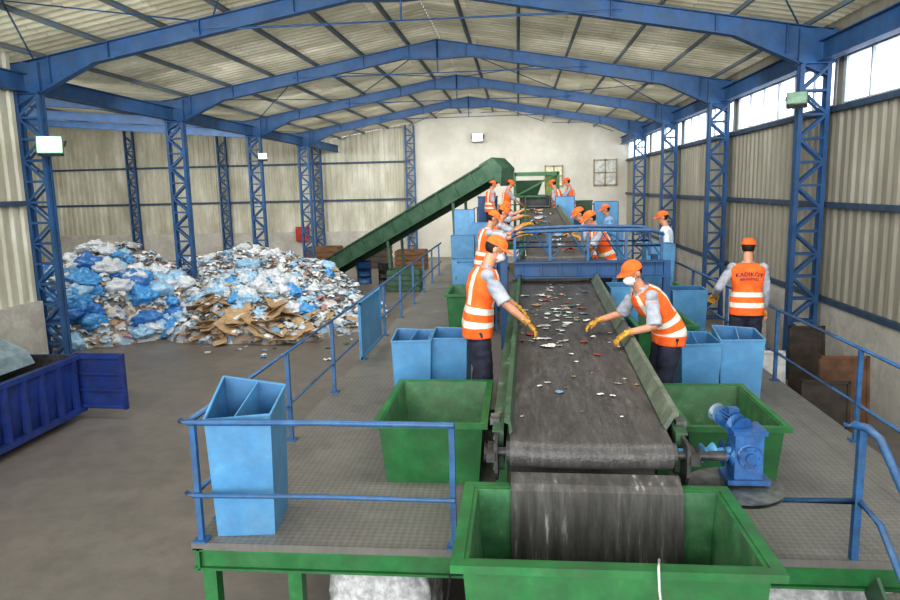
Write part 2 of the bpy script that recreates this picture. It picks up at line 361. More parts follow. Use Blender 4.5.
# ------------------------------------------------------------------ lamps
def lamp(loc,rz,lm,label,tilt=.5,sc=1,pw=0,col=(1,1,1)):
    e=thing('flood_lamp',loc,label,'lamp',group='flood lamps',rz=rz); e.scale=(sc,sc,sc)
    bm=NB(); m=Matrix.Rotation(-tilt,3,'X')
    box(bm,(0,0,0),(.42,.16,.32),m)
    for k in range(5): box(bm,m@V((-.16+.08*k,.1,0)),(.02,.08,.28),m)
    obj('housing',bm,steel,parent=e,local=True)
    bm=NB(); box(bm,m@V((0,-.085,0)),(.38,.02,.28),m); obj('lens',bm,lm,parent=e,local=True)
    bm=NB(); 
    for s in(-1,1): beam(bm,(s*.23,0,0),(s*.23,.3,.1),.02,.04)
    beam(bm,(-.25,.3,.1),(.25,.3,.1),.04,.02); obj('bracket',bm,dark,parent=e,local=True)
    if pw:
        l=bpy.data.lights.new('lamp_light','SPOT'); l.energy=pw; l.color=col; l.spot_size=2.6; l.spot_blend=1; l.shadow_soft_size=.05
        lo=bpy.data.objects.new('lamp_light',l); COL.objects.link(lo); lo.parent=e; lo.location=m@V((0,-.16,0)); lo.rotation_euler=(math.pi/2-tilt,0,0)
lamp((-9.15,13.25,4.7),.5,lampgreen,'lit flood lamp with greenish glow on a laced column',sc=1.1,pw=120,col=(.6,1,.7),tilt=.3)
lamp((-9.35,25.5,5.0),.4,M('white_green_lens',(190,255,210),(190,255,210),emit=2),'small lit flood lamp on a laced column',sc=.8)
lamp((-2.1,YB-.5,6.3),0,lampwhite,'bright lit flood lamp fixed high on the white end wall',sc=1.4,tilt=.2)
lamp((4.9,13.25,5.1),-.4,M('dim_green_lens',(130,160,138),emit=.15),'unlit flood lamp bracketed to a laced column beside windows',sc=.8)
# ------------------------------------------------------------------ platform
DX0,DX1,DY0,DY1=-2.1,2.9,4.0,20.5; DZ=1.5
plat=thing('sorting_platform',(.4,DY0,0),'raised sorting platform with worn tread-plate deck on green steel legs','platform')
bm=NB(); box(bm,((DX0+DX1)/2,(DY0+DY1)/2,DZ-.025),(DX1-DX0,DY1-DY0,.05)); obj('deck',bm,deckm,parent=plat)
bm=NB(); ibeam(bm,(DX0,DY0+.04,DZ-.12),(DX1,DY0+.04,DZ-.12),.13,.07); obj('front_beam',bm,green,parent=plat,label='green steel edge beam')
for x in(DX0+.04,DX1-.04):
    bm=NB(); ibeam(bm,(x,DY0,DZ-.12),(x,DY1,DZ-.12),.14,.07); obj('side_beam',bm,green,parent=plat)
for x in(DX0+.08,-1.45,2.8):
    for k in range(6):
        if x==-1.45 and k not in(0,): continue
        y=DY0+.1+k*3.2; bm=NB(); box(bm,(x,y,(DZ-.16)/2),(.09,.09,DZ-.16)); box(bm,(x,y,.01),(.2,.2,.02)); obj('leg',bm,green,parent=plat)
up_=thing('upper_platform',(.5,20.6,0),'higher steel platform beside the feed hopper','platform')
bm=NB(); box(bm,(.55,22.6,2.07),(4.0,4.0,.06)); obj('deck',bm,deckm,parent=up_)
bm=NB(); ibeam(bm,(-1.45,20.62,1.97),(2.55,20.62,1.97),.14,.07); obj('front_beam',bm,green,parent=up_)
for x in(-1.4,2.5):
    for y in(20.8,24.4):
        bm=NB(); box(bm,(x,y,1.02),(.1,.1,2.04)); obj('leg',bm,dgreen,parent=up_)
def railing(pts,posts,label,grp,z0=DZ,h=.8,levels=(.8,.32),r=.02,name='railing',mat=None):
    mat=mat or bluerail
    e=thing(name,(pts[0][0],pts[0][1],z0),label,'railing',group=grp)
    for lv in levels:
        bm=NB(); tube(bm,[(p[0],p[1],z0+lv+(p[2] if len(p)>2 else 0)) for p in pts],r if lv==max(levels) else r*.8,8); obj('top_rail' if lv==max(levels) else 'mid_rail',bm,mat,parent=e,smooth=True)
    for p in posts:
        bm=NB(); b=p[2] if len(p)>2 else 0; box(bm,(p[0],p[1],z0+b+h/2),(.035,.035,h)); box(bm,(p[0],p[1],z0+b+.006),(.09,.09,.012)); obj('post',bm,mat,parent=e)
    return e
railing([(-2.12,4.04),(-2.06,4.0),(-1.2,4.02),(-.4,4.0),(-.39,4.0)],[(-2.04,4.03),(-.41,4.03)],'blue pipe guard rail across the end of the platform','platform railings')
lr=railing([(-2.06,4.06),(-2.04,9),(-2.02,18.2)],[(-2.05,4.35)]+[(-2.04,4.35+1.5*k) for k in range(1,10)],'long blue pipe guard rail with a blue panel fixed on it','platform railings')
bm=NB(); box(bm,(-2.0,9.15,1.95),(.015,1.35,.72))
for y in(8.5,9.8): box(bm,(-1.99,y,1.95),(.03,.03,.74))
for z in(1.6,2.3): box(bm,(-1.99,9.15,z),(.03,1.33,.03))
obj('infill_panel',bm,bluebin,parent=lr,label='flat light blue sheet panel on the railing')
railing([(2.85,4.06),(2.84,9),(2.8,17)],[(2.85,4.1)]+[(2.84,4.1+1.9*k) for k in range(1,7)],'long blue pipe guard rail along the platform edge','platform railings')
e=thing('railing',(1.94,4.0,DZ),'short blue guard rail with a single low bar beside the stairs','railing',group='platform railings')
bm=NB(); box(bm,(1.94,4.02,DZ+.4),(.04,.04,.8)); obj('post',bm,bluerail,parent=e)
bm=NB(); tube(bm,[(1.94,4.02,DZ+.36),(1.26,4.02,DZ+.36)],.02,8); obj('mid_rail',bm,bluerail,parent=e,smooth=True)
bm=NB(); tube(bm,[(1.86,4.06,2.3),(1.9,4.04,2.315),(1.95,3.98,2.315),(1.98,3.9,2.28),(2.0,3.0,1.6),(2.0,2.0,.85)],.024,10); obj('hand_rail',bm,bluerail,parent=e,smooth=True)
bm=NB(); tube(bm,[(1.95,4.0,1.86),(1.99,3.85,1.8),(2.0,3.0,1.16),(2.0,2.0,.4)],.02,8); obj('mid_rail',bm,bluerail,parent=e,smooth=True)
bm=NB(); box(bm,(2.0,2.6,.8),(.035,.035,1.0)); obj('post',bm,bluerail,parent=e)
st=thing('stairs',(2.45,3.9,0),'steel stair flight going down from the platform','stairs')
for x in(2.02,2.86):
    bm=NB(); beam(bm,(x,3.95,1.38),(x,2.1,.05),.02,.2); obj('stringer',bm,dgreen,parent=st)
for k in range(7):
    bm=NB(); box(bm,(2.44,3.84-k*.25,1.5-.19*(k+1)),(.82,.24,.03)); obj('tread',bm,deckm,parent=st)
# ------------------------------------------------------------------ conveyor
def conveyor(loc,rz,L,W,incl,name,label,zdeck,left_w=.0,right_w=.04,detail=True,r=.08):
    e=thing(name,loc,label,'conveyor',rz=rz)
    s=incl
    def P(x,y,z): return V((x,y,z+s*y))
    bm=NB(); path=[]
    n=10
    for k in range(n+1):
        a=math.pi/2+math.pi*k/n; path.append((r*math.cos(a),-r+r*math.sin(a)))
    path=[(L*j/24,0) for j in range(24,0,-1)]+path+[(L,-2*r)]
    rows=[]
    nx=8
    for (y,z) in path:
        rows.append([bm.verts.new(P(-W/2+W*i/nx,y,z-.012*math.sin(math.pi*i/nx))) for i in range(nx+1)])
    for a,b in zip(rows,rows[1:]):
        for i in range(nx): bm.faces.new((a[i],a[i+1],b[i+1],b[i]))
    obj('belt',bm,belt_m,parent=e,local=True,smooth=True)
    bm=NB(); tube(bm,[P(-W/2-.02,0,-r),P(W/2+.02,0,-r)],r-.01,24); tube(bm,[P(-W/2-.12,0,-r),P(W/2+.3,0,-r)],.03,12); obj('head_drum',bm,dark,parent=e,local=True,smooth=False)
    for sx in(-1,1):
        wd=left_w if sx<0 else right_w
        x0=sx*(W/2-.015); x1=sx*(W/2+wd); hz=.1 if sx<0 else .11; ys=.08 if sx<0 else .2
        bm=NB(); prism(bm,[P(x0,ys,.015),P(x1,ys,hz),P(x1+sx*.035,ys,hz),P(x1+sx*.035,ys,hz-.03),P(x1+sx*.01,ys,hz-.04),P(x0+sx*.02,ys,-.01)],(0,L-ys,s*(L-ys)))
        k=ys+.3
        while k<L:
            prism(bm,[P(x1+sx*.01,k,hz-.03),P(x1+sx*.04,k,hz-.03),P(sx*(W/2+.09),k,-.02),P(sx*(W/2+.03),k,-.02)],(0,.03,s*.03)); k+=.6
        obj('skirt_board',bm,skirt if sx>0 else skirtg,parent=e,local=True,label='worn grey-green side board')
        bm=NB(); xs=sx*(W/2+.04)
        prism(bm,[P(xs,.1,.0),P(xs,L,.0),P(xs,L,-.24),P(xs,.1,-.24)],(sx*.03,0,0))
        for zz in(0,-.24): prism(bm,[P(xs,.1,zz),P(xs,L,zz),P(xs+sx*.07,L,zz),P(xs+sx*.07,.1,zz)],(0,0,.012))
        obj('side_frame',bm,skirtg if detail else dgreen,parent=e,local=True)
        bm=NB(); prism(bm,[P(xs+sx*.03,-.08,-.0),P(xs+sx*.03,.38,.0),P(xs+sx*.03,.38,-.26),P(xs+sx*.03,-.0,-.26),P(xs+sx*.03,-.08,-.18)],(sx*.02,0,0))
        tube(bm,[P(xs+sx*.05,0,-r),P(xs+sx*.11,0,-r)],.06,14); box(bm,P(xs+sx*.07,0,-r),(.05,.22,.05))
        for dy in(-.09,.09): tube(bm,[P(xs+sx*.09,dy,-r),P(xs+sx*.11,dy,-r)],.014,6)
        obj('bearing_plate',bm,dark,parent=e,local=True)
        if detail: 
            bm=NB(); tube(bm,[P(sx*(W/2+.09),.05,-.02),P(sx*(W/2+.09),.5,-.02)],.012,6); box(bm,P(sx*(W/2+.1),.3,.01),(.06,.12,.04)); obj('take_up_screw',bm,steel,parent=e,local=True)
    k=.7
    while k<L:
        for sx in(-1,1):
            z0=zdeck-loc[2]; zt=s*k-.24; bm=NB(); x=sx*(W/2+.08); box(bm,(x,k,(z0+zt)/2),(.08,.08,zt-z0)); box(bm,(x,k,z0+.01),(.16,.16,.02)); obj('leg',bm,green,parent=e,local=True)
        bm=NB(); tube(bm,[P(-W/2,k,-.13),P(W/2,k,-.13)],.03,10); obj('idler_roller',bm,steel,parent=e,local=True)
        k+=1.8
    return e
CY=3.99
conv=conveyor((.41,CY,2.22),-.016,6.06,.94,.04,'sorting_conveyor','wide dirty black rubber belt sorting conveyor with green steel frame',DZ)
# flat stained plate from below the roller into the skip
prof=[(-.095,-.165),(-.2,-.19),(-.245,-.215),(-.255,-.3),(-.268,-.4),(-.28,-.5),(-.292,-.6),(-.305,-.7)]
bm=NB(); n=24; rows=[]
for j,(y,z) in enumerate(prof):
    rows.append([bm.verts.new((-.46+.95*i/n,y,z-(.012*math.sin(i*1.7)+.008*math.sin(i*4) if j==7 else 0))) for i in range(n+1)])
for a,b in zip(rows,rows[1:]):
    for i in range(n): bm.faces.new((a[i],a[i+1],b[i+1],b[i]))
dp_=obj('chute_plate',bm,flap_m,parent=conv,local=True,label='flat dirty drip-stained grey plate hanging into the skip'); so=dp_.modifiers.new('solid','SOLIDIFY'); so.thickness=.008
conv2=conveyor((.52,9.95,2.74),-.012,10.2,.82,.035,'sorting_conveyor','second belt sorting conveyor standing behind the blue cross rail',DZ,detail=False)
# gear motor
gm=thing('gearmotor',(1.24,4.12,1.95),'blue geared electric motor driving the conveyor drum','motor')
bm=NB(); box(bm,(1.32,4.08,2.13),(.16,.16,.28)); box(bm,(1.32,4.08,1.975),(.24,.2,.03)); box(bm,(1.32,4.08,2.27),(.19,.19,.025))
tube(bm,[(1.19,4.08,2.12),(1.24,4.08,2.12)],.08,20)
tube(bm,[(1.32,4.0,2.13),(1.32,3.975,2.13)],[.07,.065],20); tube(bm,[(1.32,3.98,2.13),(1.32,3.96,2.13)],.028,12)
for k in range(6):
    a=k*math.pi/3; c=(1.32+.054*math.cos(a),3.972,2.13+.054*math.sin(a)); tube(bm,[c,(c[0],3.963,c[2])],.008,6)
obj('gearbox',bm,motorblue,parent=gm)
bm=NB(); a=V((1.28,4.1,2.28)); d=V((-.35,.85,.12)).normalized(); fx_,fy_,_=frame(d)
tube(bm,[a-d*.04,a+d*.02],.07,20); tube(bm,[a+d*.02,a+d*.15],.05,20)
for k in range(18):
    an=2*math.pi*k/18; o_=(fx_*math.cos(an)+fy_*math.sin(an))*.05; beam(bm,a+d*.03+o_,a+d*.145+o_,.005,.012,hint=o_.normalized())
obj('motor_body',bm,motorblue,parent=gm)
bm=NB(); tube(bm,[a+d*.15,a+d*.2,a+d*.21],[.058,.058,.045],20); obj('fan_cowl',bm,motorgrey,parent=gm)
bm=NB(); box(bm,a+d*.08+V((.02,-.0,.06)),(.06,.06,.035)); obj('terminal_box',bm,motorblue,parent=gm)
bm=NB(); tube(bm,[(.92,4.02,2.14),(1.24,4.06,2.14)],.028,12); tube(bm,[(1.06,4.03,2.14),(1.13,4.045,2.14)],.055,16); obj('shaft_coupling',bm,M('bright_blue_coupling',(90,150,190)),parent=gm)
bm=NB(); tube(bm,[(1.25,4.02,1.925),(1.25,4.02,1.945)],.27,32); beam(bm,(1.02,4.1,1.9),(1.02,4.5,1.75),.05,.05); obj('support_plate',bm,steel,parent=gm,label='round grey steel mounting plate')
# ------------------------------------------------------------------ cross bridge
cb=thing('cross_rail',(.9,9.45,DZ),'blue steel cross beam with laced guard rail above the belt','railing')
bm=NB(); box(bm,(.92,9.45,2.6),(1.95,.1,.2))
for z in(2.5,2.7): box(bm,(.92,9.4,z),(1.98,.16,.018))
for k in range(8): box(bm,(.05+.25*k,9.39,2.6),(.02,.05,.2))
obj('beam',bm,blue,parent=cb)
for yy in(9.45,10.3):
    bm=NB(); tube(bm,[(-.08,yy,3.04),(.1,yy,3.1),(.92,yy,3.12),(1.75,yy,3.1),(1.9,yy,3.04)],.024,8)
    obj('top_rail',bm,bluerail,parent=cb,smooth=True)
    bm=NB(); tube(bm,[(-.08,yy,2.9),(1.9,yy,2.9)],.016,8); obj('mid_rail',bm,bluerail,parent=cb,smooth=True)
    for x in(-.05,.42,.92,1.42,1.88):
        bm=NB(); box(bm,(x,yy,2.88),(.035,.035,.4)); obj('post',bm,bluerail,parent=cb)
    for k in range(4):
        x=-.03+.48*k; bm=NB(); tube(bm,[(x,yy,2.73),(x+.24,yy,3.08),(x+.48,yy,2.73)],.014,6); obj('lacing_bar',bm,bluerail,parent=cb)
for x in(-.08,1.9):
    bm=NB(); tube(bm,[(x,9.45,3.04),(x,10.3,3.04)],.02,8); obj('side_rail',bm,bluerail,parent=cb,smooth=True)
for x in(-.2,1.95):
    for yy in(9.45,10.3):
        bm=NB(); box(bm,(x,yy,(DZ+2.7)/2),(.09,.09,1.2)); obj('support_leg',bm,blue,parent=cb)
for xx,lab in((-.35,'blue guard rail beside the second belt'),(1.6,'blue guard rail beside the second belt')):
    railing([(xx,10.6),(xx,13.5),(xx,19.8)],[(xx,10.7+1.8*k) for k in range(6)],lab,'second belt railings',h=1.35,levels=(1.35,1.0))
# ------------------------------------------------------------------ bins
def green_bin(loc,w,l,h,rz=0,label='green painted steel waste bin with open top',taper=.9,grp='green steel bins',legs=0,t=.02,rim=.045):
    e=thing('steel_bin',loc,label,'bin',group=grp,rz=rz)
    bm=NB(); openbox(bm,w*taper,l*taper,w,l,h,t,z0=legs); obj('body',bm,[green,greenin],parent=e,local=True)
    bm=NB()
    for sx in(-1,1):
        box(bm,(sx*(w/2+rim/2-.008),0,legs+h-.013),(rim,l+2*rim-.016,.04)); box(bm,(0,sx*(l/2+rim/2-.008),legs+h-.013),(w-.016,rim,.04))
    obj('rim',bm,green,parent=e,local=True)
    bm=NB()
    for sx in(-1,1):
        for sy in(-1,1): box(bm,(sx*w*.4,sy*l*.4,(legs+.02)/2),(.08,.08,legs+.02))
    if legs: obj('legs_frame',bm,green,parent=e,local=True)
    else: bm.free()
    return e
green_bin((-.66,5.5,DZ),.78,1.14,.49,label='green steel waste bin standing on the deck beside a worker')
green_bin((1.53,5.45,DZ),.66,1.05,.49,label='green steel waste bin standing on the deck under the motor')
green_bin((.42,3.4,0),1.38,.82,1.45,legs=.55,label='large green steel skip catching material under the belt end',taper=.86,rim=.06,t=.03)
for (x,y) in((-.78,10.9),(-.78,12.9),(1.65,8.4),(2.2,11.0),(-.9,15.2),(2.2,13.2)):
    green_bin((x,y,DZ),.62,1.0,.62,label='green steel waste bin standing beside the conveyor')
def blue_bin(loc,w,l,h,rz=0,label='light blue plastic sorting bin with open top',flare=.05,cut=.0,div=False):
    e=thing('sorting_bin',loc,label,'bin',group='light blue sorting bins',rz=rz)
    bm=NB(); openbox(bm,w,l,w+flare,l+flare,h,.01)
    def up(v):
        if v.co.z>h*.5 and v.co.y>0: v.co.z+=cut*(1.0 if v.co.x<0 else .45)
        elif v.co.z>h*.5 and v.co.x<0: v.co.z-=cut*.2
    for v in bm.verts: up(v)
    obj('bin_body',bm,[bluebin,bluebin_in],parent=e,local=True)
    bm=NB(); a=(w+flare)/2; b=(l+flare)/2; C=[V((-a,-b,h-cut*.2)),V((a,-b,h)),V((a,b,h+cut*.45)),V((-a,b,h+cut))]
    for k in range(4): beam(bm,C[k],C[(k+1)%4],.014,.014)
    obj('bin_rim',bm,bluebin,parent=e,local=True)
    if div:
        bm=NB(); prism(bm,[(-.02,-l/2+.01,.02),(-.02,l/2-.01,.02),(.02,b-.01,h+cut*.7),(-.03,-b+.01,h-.02)],(.008,0,0)); obj('divider',bm,bluebin,parent=e,local=True)
    return e
blue_bin((-1.8,4.32,DZ),.37,.42,.82,rz=.12,label='tall divided light blue sheet bin in the platform corner',cut=.13,div=True)
blue_bin((-1.06,6.85,DZ),.34,.4,.74,rz=.03,cut=.03,div=True); blue_bin((-.69,6.95,DZ),.33,.4,.74,rz=-.05,cut=.02)
blue_bin((1.74,7.0,DZ),.33,.4,.67,rz=.04,cut=.04,div=True); blue_bin((2.16,7.05,DZ),.36,.4,.7,rz=-.08,cut=.05,div=True)
blue_bin((1.3,8.9,DZ),.3,.4,.95); blue_bin((-1.05,14.0,DZ),.5,.4,.8); blue_bin((-1.3,16.5,DZ),.5,.4,1.1)
blue_bin((2.35,12.1,DZ),.42,.4,1.2); blue_bin((2.25,9.6,DZ),.4,.4,.8); blue_bin((-.9,18.2,DZ),.5,.5,1.3); blue_bin((1.95,15.2,DZ),.45,.4,1.3); blue_bin((-.85,11.85,DZ),.34,.34,.95); blue_bin((1.95,10.2,DZ),.34,.34,.9)
def screen(loc,w,h,label):
    e=thing('screen_panel',loc,label,'panel',group='light blue screens')
    bm=NB(); box(bm,(0,0,h/2+.3),(w,.02,h)); obj('sheet',bm,bluebin,parent=e,local=True)
    bm=NB()
    for s in(-1,1): box(bm,(s*w/2,.02,(h+.3)/2),(.04,.04,h+.3))
    for z in(.3,h+.3): box(bm,(0,.02,z),(w,.04,.04))
    obj('screen_frame',bm,blue,parent=e,local=True)
screen((-1.5,19.6,DZ),.55,1.3,'light blue flat screen panel standing at the platform end'); screen((2.1,17.2,DZ),.55,1.5,'light blue flat screen panel standing at the platform end'); screen((1.3,19.9,DZ),.5,1.6,'light blue flat screen panel standing at the platform end')
# ------------------------------------------------------------------ belt litter
lit_cols=[white_paper,white_paper,M('litter_grey',(180,182,182)),M('litter_grey',(0,0,0)),M('litter_blue',(120,154,182)),M('litter_green',(70,110,80)),M('litter_red',(160,70,60)),card]
def scrap(name,c,size,mat,label,grp,seed,zr=.2):
    rnd=random.Random(seed); bm=NB(); n=4; vs={}; asp=rnd.uniform(.35,1.0)
    for i in range(n+1):
        for j in range(n+1):
            u,w_=2*i/n-1,2*j/n-1; f=1-.28*u*u*w_*w_
            vs[i,j]=bm.verts.new((size*.5*f*(u+rnd.uniform(-.2,.2)),size*.5*asp*f*(w_+rnd.uniform(-.2,.2)),.002+size*zr*rnd.uniform(0,.5)))
    for i in range(n):
        for j in range(n): bm.faces.new((vs[i,j],vs[i+1,j],vs[i+1,j+1],vs[i,j+1]))
    o=obj(name,bm,mat,local=True,smooth=True,label=label,cat='litter',group=grp); o.location=c; o.rotation_euler=(0,0,rnd.uniform(0,6.3)); return o
for i in range(120):
    y=random.uniform(.3,5.3) if i<34 else random.triangular(1.4,5.3,3.2)
    x=random.gauss(-.02,.2); x=max(-.42,min(.42,x))
    m=random.choice(lit_cols); sz=random.uniform(.02,.07) if i<34 else random.uniform(.03,.12)
    scrap('litter_scrap',(.41+x+.016*y,CY+y,2.222-.012*math.sin(math.pi*(x/.94+.5))+.04*y+.003),sz,m,'small thin piece of paper or plastic waste lying on the belt','waste on the sorting belt',i)
for i in range(40):
    y=random.uniform(.3,9.8); x=random.gauss(0,.15)
    scrap('litter_scrap',(.52+max(-.35,min(.35,x)),9.95+y,2.745+.035*y),random.uniform(.08,.25),random.choice(lit_cols),'crumpled piece of paper or plastic waste on the second belt','waste on the second belt',200+i,zr=.5)
# ------------------------------------------------------------------ inclined conveyor
ic=thing('inclined_conveyor',(-8.2,28.2,0),'long dark green enclosed conveyor climbing steeply to the platform hopper','conveyor')
a=V((-8.3,28.4,.25)); b=V((-.75,25.2,4.3)); d=(b-a).normalized(); sd=d.cross(V((0,0,1))).normalized(); un_=sd.cross(d); hh_=.29
for s in(-1,1):
    bm=NB(); o_=sd*s*.5; prism(bm,[a+o_-un_*hh_,b+o_-un_*hh_,b+o_+un_*hh_,a+o_+un_*hh_],sd*s*.03)
    for k in range(13):
        p=a+(b-a)*(k/12)+o_+sd*s*.05; beam(bm,p-un_*hh_,p+un_*hh_,.05,.07)
    for q in(-hh_,hh_): beam(bm,a+o_+un_*q+sd*s*.05,b+o_+un_*q+sd*s*.05,.09,.05)
    obj('side_panel',bm,dgreen,parent=ic)
bm=NB(); prism(bm,[a-sd*.49+un_*.1,b-sd*.49+un_*.1,b+sd*.49+un_*.1,a+sd*.49+un_*.1],un_*.02)
for k in range(24):
    p=a+(b-a)*((k+.5)/24)+un_*.15; beam(bm,p-sd*.46,p+sd*.46,.03,.08)
obj('belt',bm,belt_m,parent=ic)
bm=NB(); hp_=[b-un_*.33-d*.3,b+un_*.36-d*.3,b+un_*.36+d*.25,b+d*.5-V((0,0,.15)),b+d*.45-V((0,0,.75)),b-un_*.5+d*.1]
prism(bm,[p-sd*.56 for p in hp_],sd*1.12); obj('discharge_hood',bm,dgreen,parent=ic)
for t in(.45,.8):
    p=a+(b-a)*t
    for s in(-1,1):
        bm=NB(); q=p+sd*s*.5-un_*hh_; beam(bm,q,(q.x+.1,q.y,0),.1,.1); obj('support_leg',bm,dgreen,parent=ic)
bm=NB(); prism(bm,[(-9.2,27.8,0),(-7.4,27.3,0),(-7.4,29.2,0),(-9.2,29.6,0)],(0,0,.35)); obj('loading_pit_frame',bm,dgreen,parent=ic)
dgs=M('dark_grey_steel',(88,92,92),(64,68,68))
fh=thing('feed_hopper',(.6,22.2,2.1),'dark green and grey feed hopper machine on the upper platform','hopper')
bm=NB(); openbox(bm,.6,.9,1.0,1.3,.55,.04); bmesh.ops.translate(bm,vec=(.3,23.4,3.35),verts=bm.verts); obj('funnel',bm,[dgreen,dark],parent=fh)
bm=NB(); box(bm,(.55,23.2,2.75),(1.0,1.3,1.2)); box(bm,(.55,22.5,2.9),(.8,.1,.5)); 
for k in range(4): box(bm,(.25+.2*k,22.43,2.9),(.04,.05,.5))
obj('machine_body',bm,dgs,parent=fh)
bm=NB(); prism(bm,[(.2,22.5,3.1),(.9,22.5,3.1),(.88,20.2,3.12),(.22,20.2,3.12)],(0,0,.03))
for x in(.2,.88): prism(bm,[(x,22.5,3.1),(x,20.2,3.12),(x,20.2,3.4),(x,22.5,3.45)],(.02,0,0))
obj('feed_chute',bm,dgs,parent=fh)
for x in(-.1,1.25):
    for y in(22.4,23.9):
        bm=NB(); box(bm,(x,y,3.1),(.08,.08,2.1)); obj('frame_post',bm,green,parent=fh)
bm=NB()
for y in(22.4,23.9):
    beam(bm,(-.1,y,4.1),(1.25,y,4.1),.08,.1); beam(bm,(-.1,y,3.4),(1.25,y,3.4),.06,.06)
    beam(bm,(-.1,y,3.4),(1.25,y,4.1),.05,.05)
for x in(-.1,1.25): beam(bm,(x,22.4,4.1),(x,23.9,4.1),.08,.1)
obj('frame_beams',bm,green,parent=fh)
bm=NB(); box(bm,(1.05,22.9,3.75),(.35,.5,.6)); obj('control_box',bm,M('yellow_green_paint',(120,140,70)),parent=fh)
def cabinet(loc,w,d_,h,m,label):
    e=thing('control_cabinet',loc,label,'cabinet',group='machine cabinets')
    bm=NB(); box(bm,(0,0,h/2),(w,d_,h)); box(bm,(0,0,h+.02),(w+.04,d_+.04,.04)); obj('body',bm,m,parent=e,local=True)
    bm=NB(); box(bm,(0,-d_/2-.01,h/2),(w-.08,.02,h-.1)); obj('door',bm,m,parent=e,local=True)
    bm=NB(); box(bm,(w*.35,-d_/2-.035,h*.55),(.02,.03,.12)); obj('door_handle',bm,steel,parent=e,local=True)
cabinet((-.95,22.3,2.1),.6,.4,1.3,blue,'blue steel machine cabinet on the upper platform'); cabinet((2.0,22.6,2.1),.6,.5,1.1,dgreen,'dark green steel machine cabinet on the upper platform')
railing([(-1.3,20.7),(-1.3,24.4),(2.4,24.4),(2.4,20.7)],[(-1.3,20.8),(-1.3,22.6),(-1.3,24.4),(.6,24.4),(2.4,24.4),(2.4,22.6),(2.4,20.8)],'blue guard rail around the upper platform','upper railing',z0=2.1,h=1.0,levels=(1.0,.5),mat=bluerail)
# ------------------------------------------------------------------ waste container
wc=thing('waste_container',(-8.3,9.9,0),'blue ribbed steel waste container with open tailgate and grey hopper','container')
db=M('deep_blue_paint',(42,66,136),(34,54,112),scale=4,rough=.4,grime=.55,gscale=3,gcol=(58,64,84))
bm=NB(); openbox(bm,1.9,2.2,2.1,2.3,.98,.05,z0=.12); bmesh.ops.translate(bm,vec=(-8.4,9.65,0),verts=bm.verts)
for k in range(6): box(bm,(-7.36,8.62+.4*k,.6),(.09,.07,.94))
for z in(.16,1.06): box(bm,(-7.36,9.65,z),(.1,2.35,.08))
for k in range(3): box(bm,(-8.4,10.83,.3+.3*k),(1.9,.06,.05))
obj('container_body',bm,[db,dark],parent=wc)
bm=NB(); m_=Matrix.Rotation(-.05,3,'Z'); box(bm,(-7.0,10.8,.64),(.9,.05,.95),m_)
for k in range(4): box(bm,V((-7.0,10.8,.22+.28*k))+m_@V((0,-.04,0)),(.9,.05,.05),m_)
for s in(-1,1): box(bm,V((-7.0,10.8,.64))+m_@V((s*.43,-.04,0)),(.05,.05,.95),m_)
obj('tailgate',bm,db,parent=wc)
bm=NB(); prism(bm,[(-9.4,8.8,1.1),(-7.7,8.8,1.1),(-7.8,8.8,1.3),(-8.2,8.8,1.5),(-9.4,8.8,1.55)],(0,1.4,0)); 
for y in(9.1,9.9): beam(bm,(-9.3,y,1.57),(-8.2,y,1.52),.05,.05)
obj('hopper_lid',bm,M('grey_blue_paint',(124,140,146),(98,114,122),scale=5),parent=wc)
for (x,y) in((-9.2,8.8),(-7.6,8.8),(-9.2,10.4),(-7.6,10.4)):
    bm=NB(); tube(bm,[(x-.04,y,.09),(x+.04,y,.09)],.09,14); obj('caster_wheel',bm,black,parent=wc)
# ------------------------------------------------------------------ garbage heap
def hfun(x,y):
    def g(cx,cy,rx,ry,h,p=.85):
        r=((x-cx)/rx)**2+((y-cy)/ry)**2
        return h*max(0,1-r)**p
    h=max(g(-11.7,19.2,3.1,3.5,2.1),g(-7.6,19.8,2.6,3.4,1.25),g(-9.4,23.4,4.0,3.2,1.7),g(-6.1,19.6,2.2,3.2,.75))
    if h>0: h+= .3*noise.noise(V((x*.8,y*.8,0)))+.2*noise.noise(V((x*2.4,y*2.4,3)))+.08*noise.noise(V((x*7,y*7,5)))
    return h
bm=NB(); nx,ny=190,170; gx0,gx1,gy0,gy1=-14.9,-2.9,15.4,27
grid=[]
for i in range(nx+1):
    row=[]
    for j in range(ny+1):
        x=gx0+(gx1-gx0)*i/nx; y=gy0+(gy1-gy0)*j/ny; row.append(bm.verts.new((x,y,max(-.05,hfun(x,y)-.03))))
    grid.append(row)
for i in range(nx):
    for j in range(ny):
        q=(grid[i][j],grid[i+1][j],grid[i+1][j+1],grid[i][j+1])
        if max(v.co.z for v in q)>-.02: bm.faces.new(q)
bmesh.ops.delete(bm,geom=[v for v in bm.verts if not v.link_faces],context='VERTS')
hm=[heapm,white_paper,M('litter_blue',(0,0,0)),card,M('clear_plastic',(190,200,206),(168,184,194),rough=.3),M('heap_dark',(98,92,86)),M('heap_pink',(180,130,130)),M('heap_grey_plastic',(164,166,166),(146,148,150),rough=.4)]
rnd=random.Random(5)
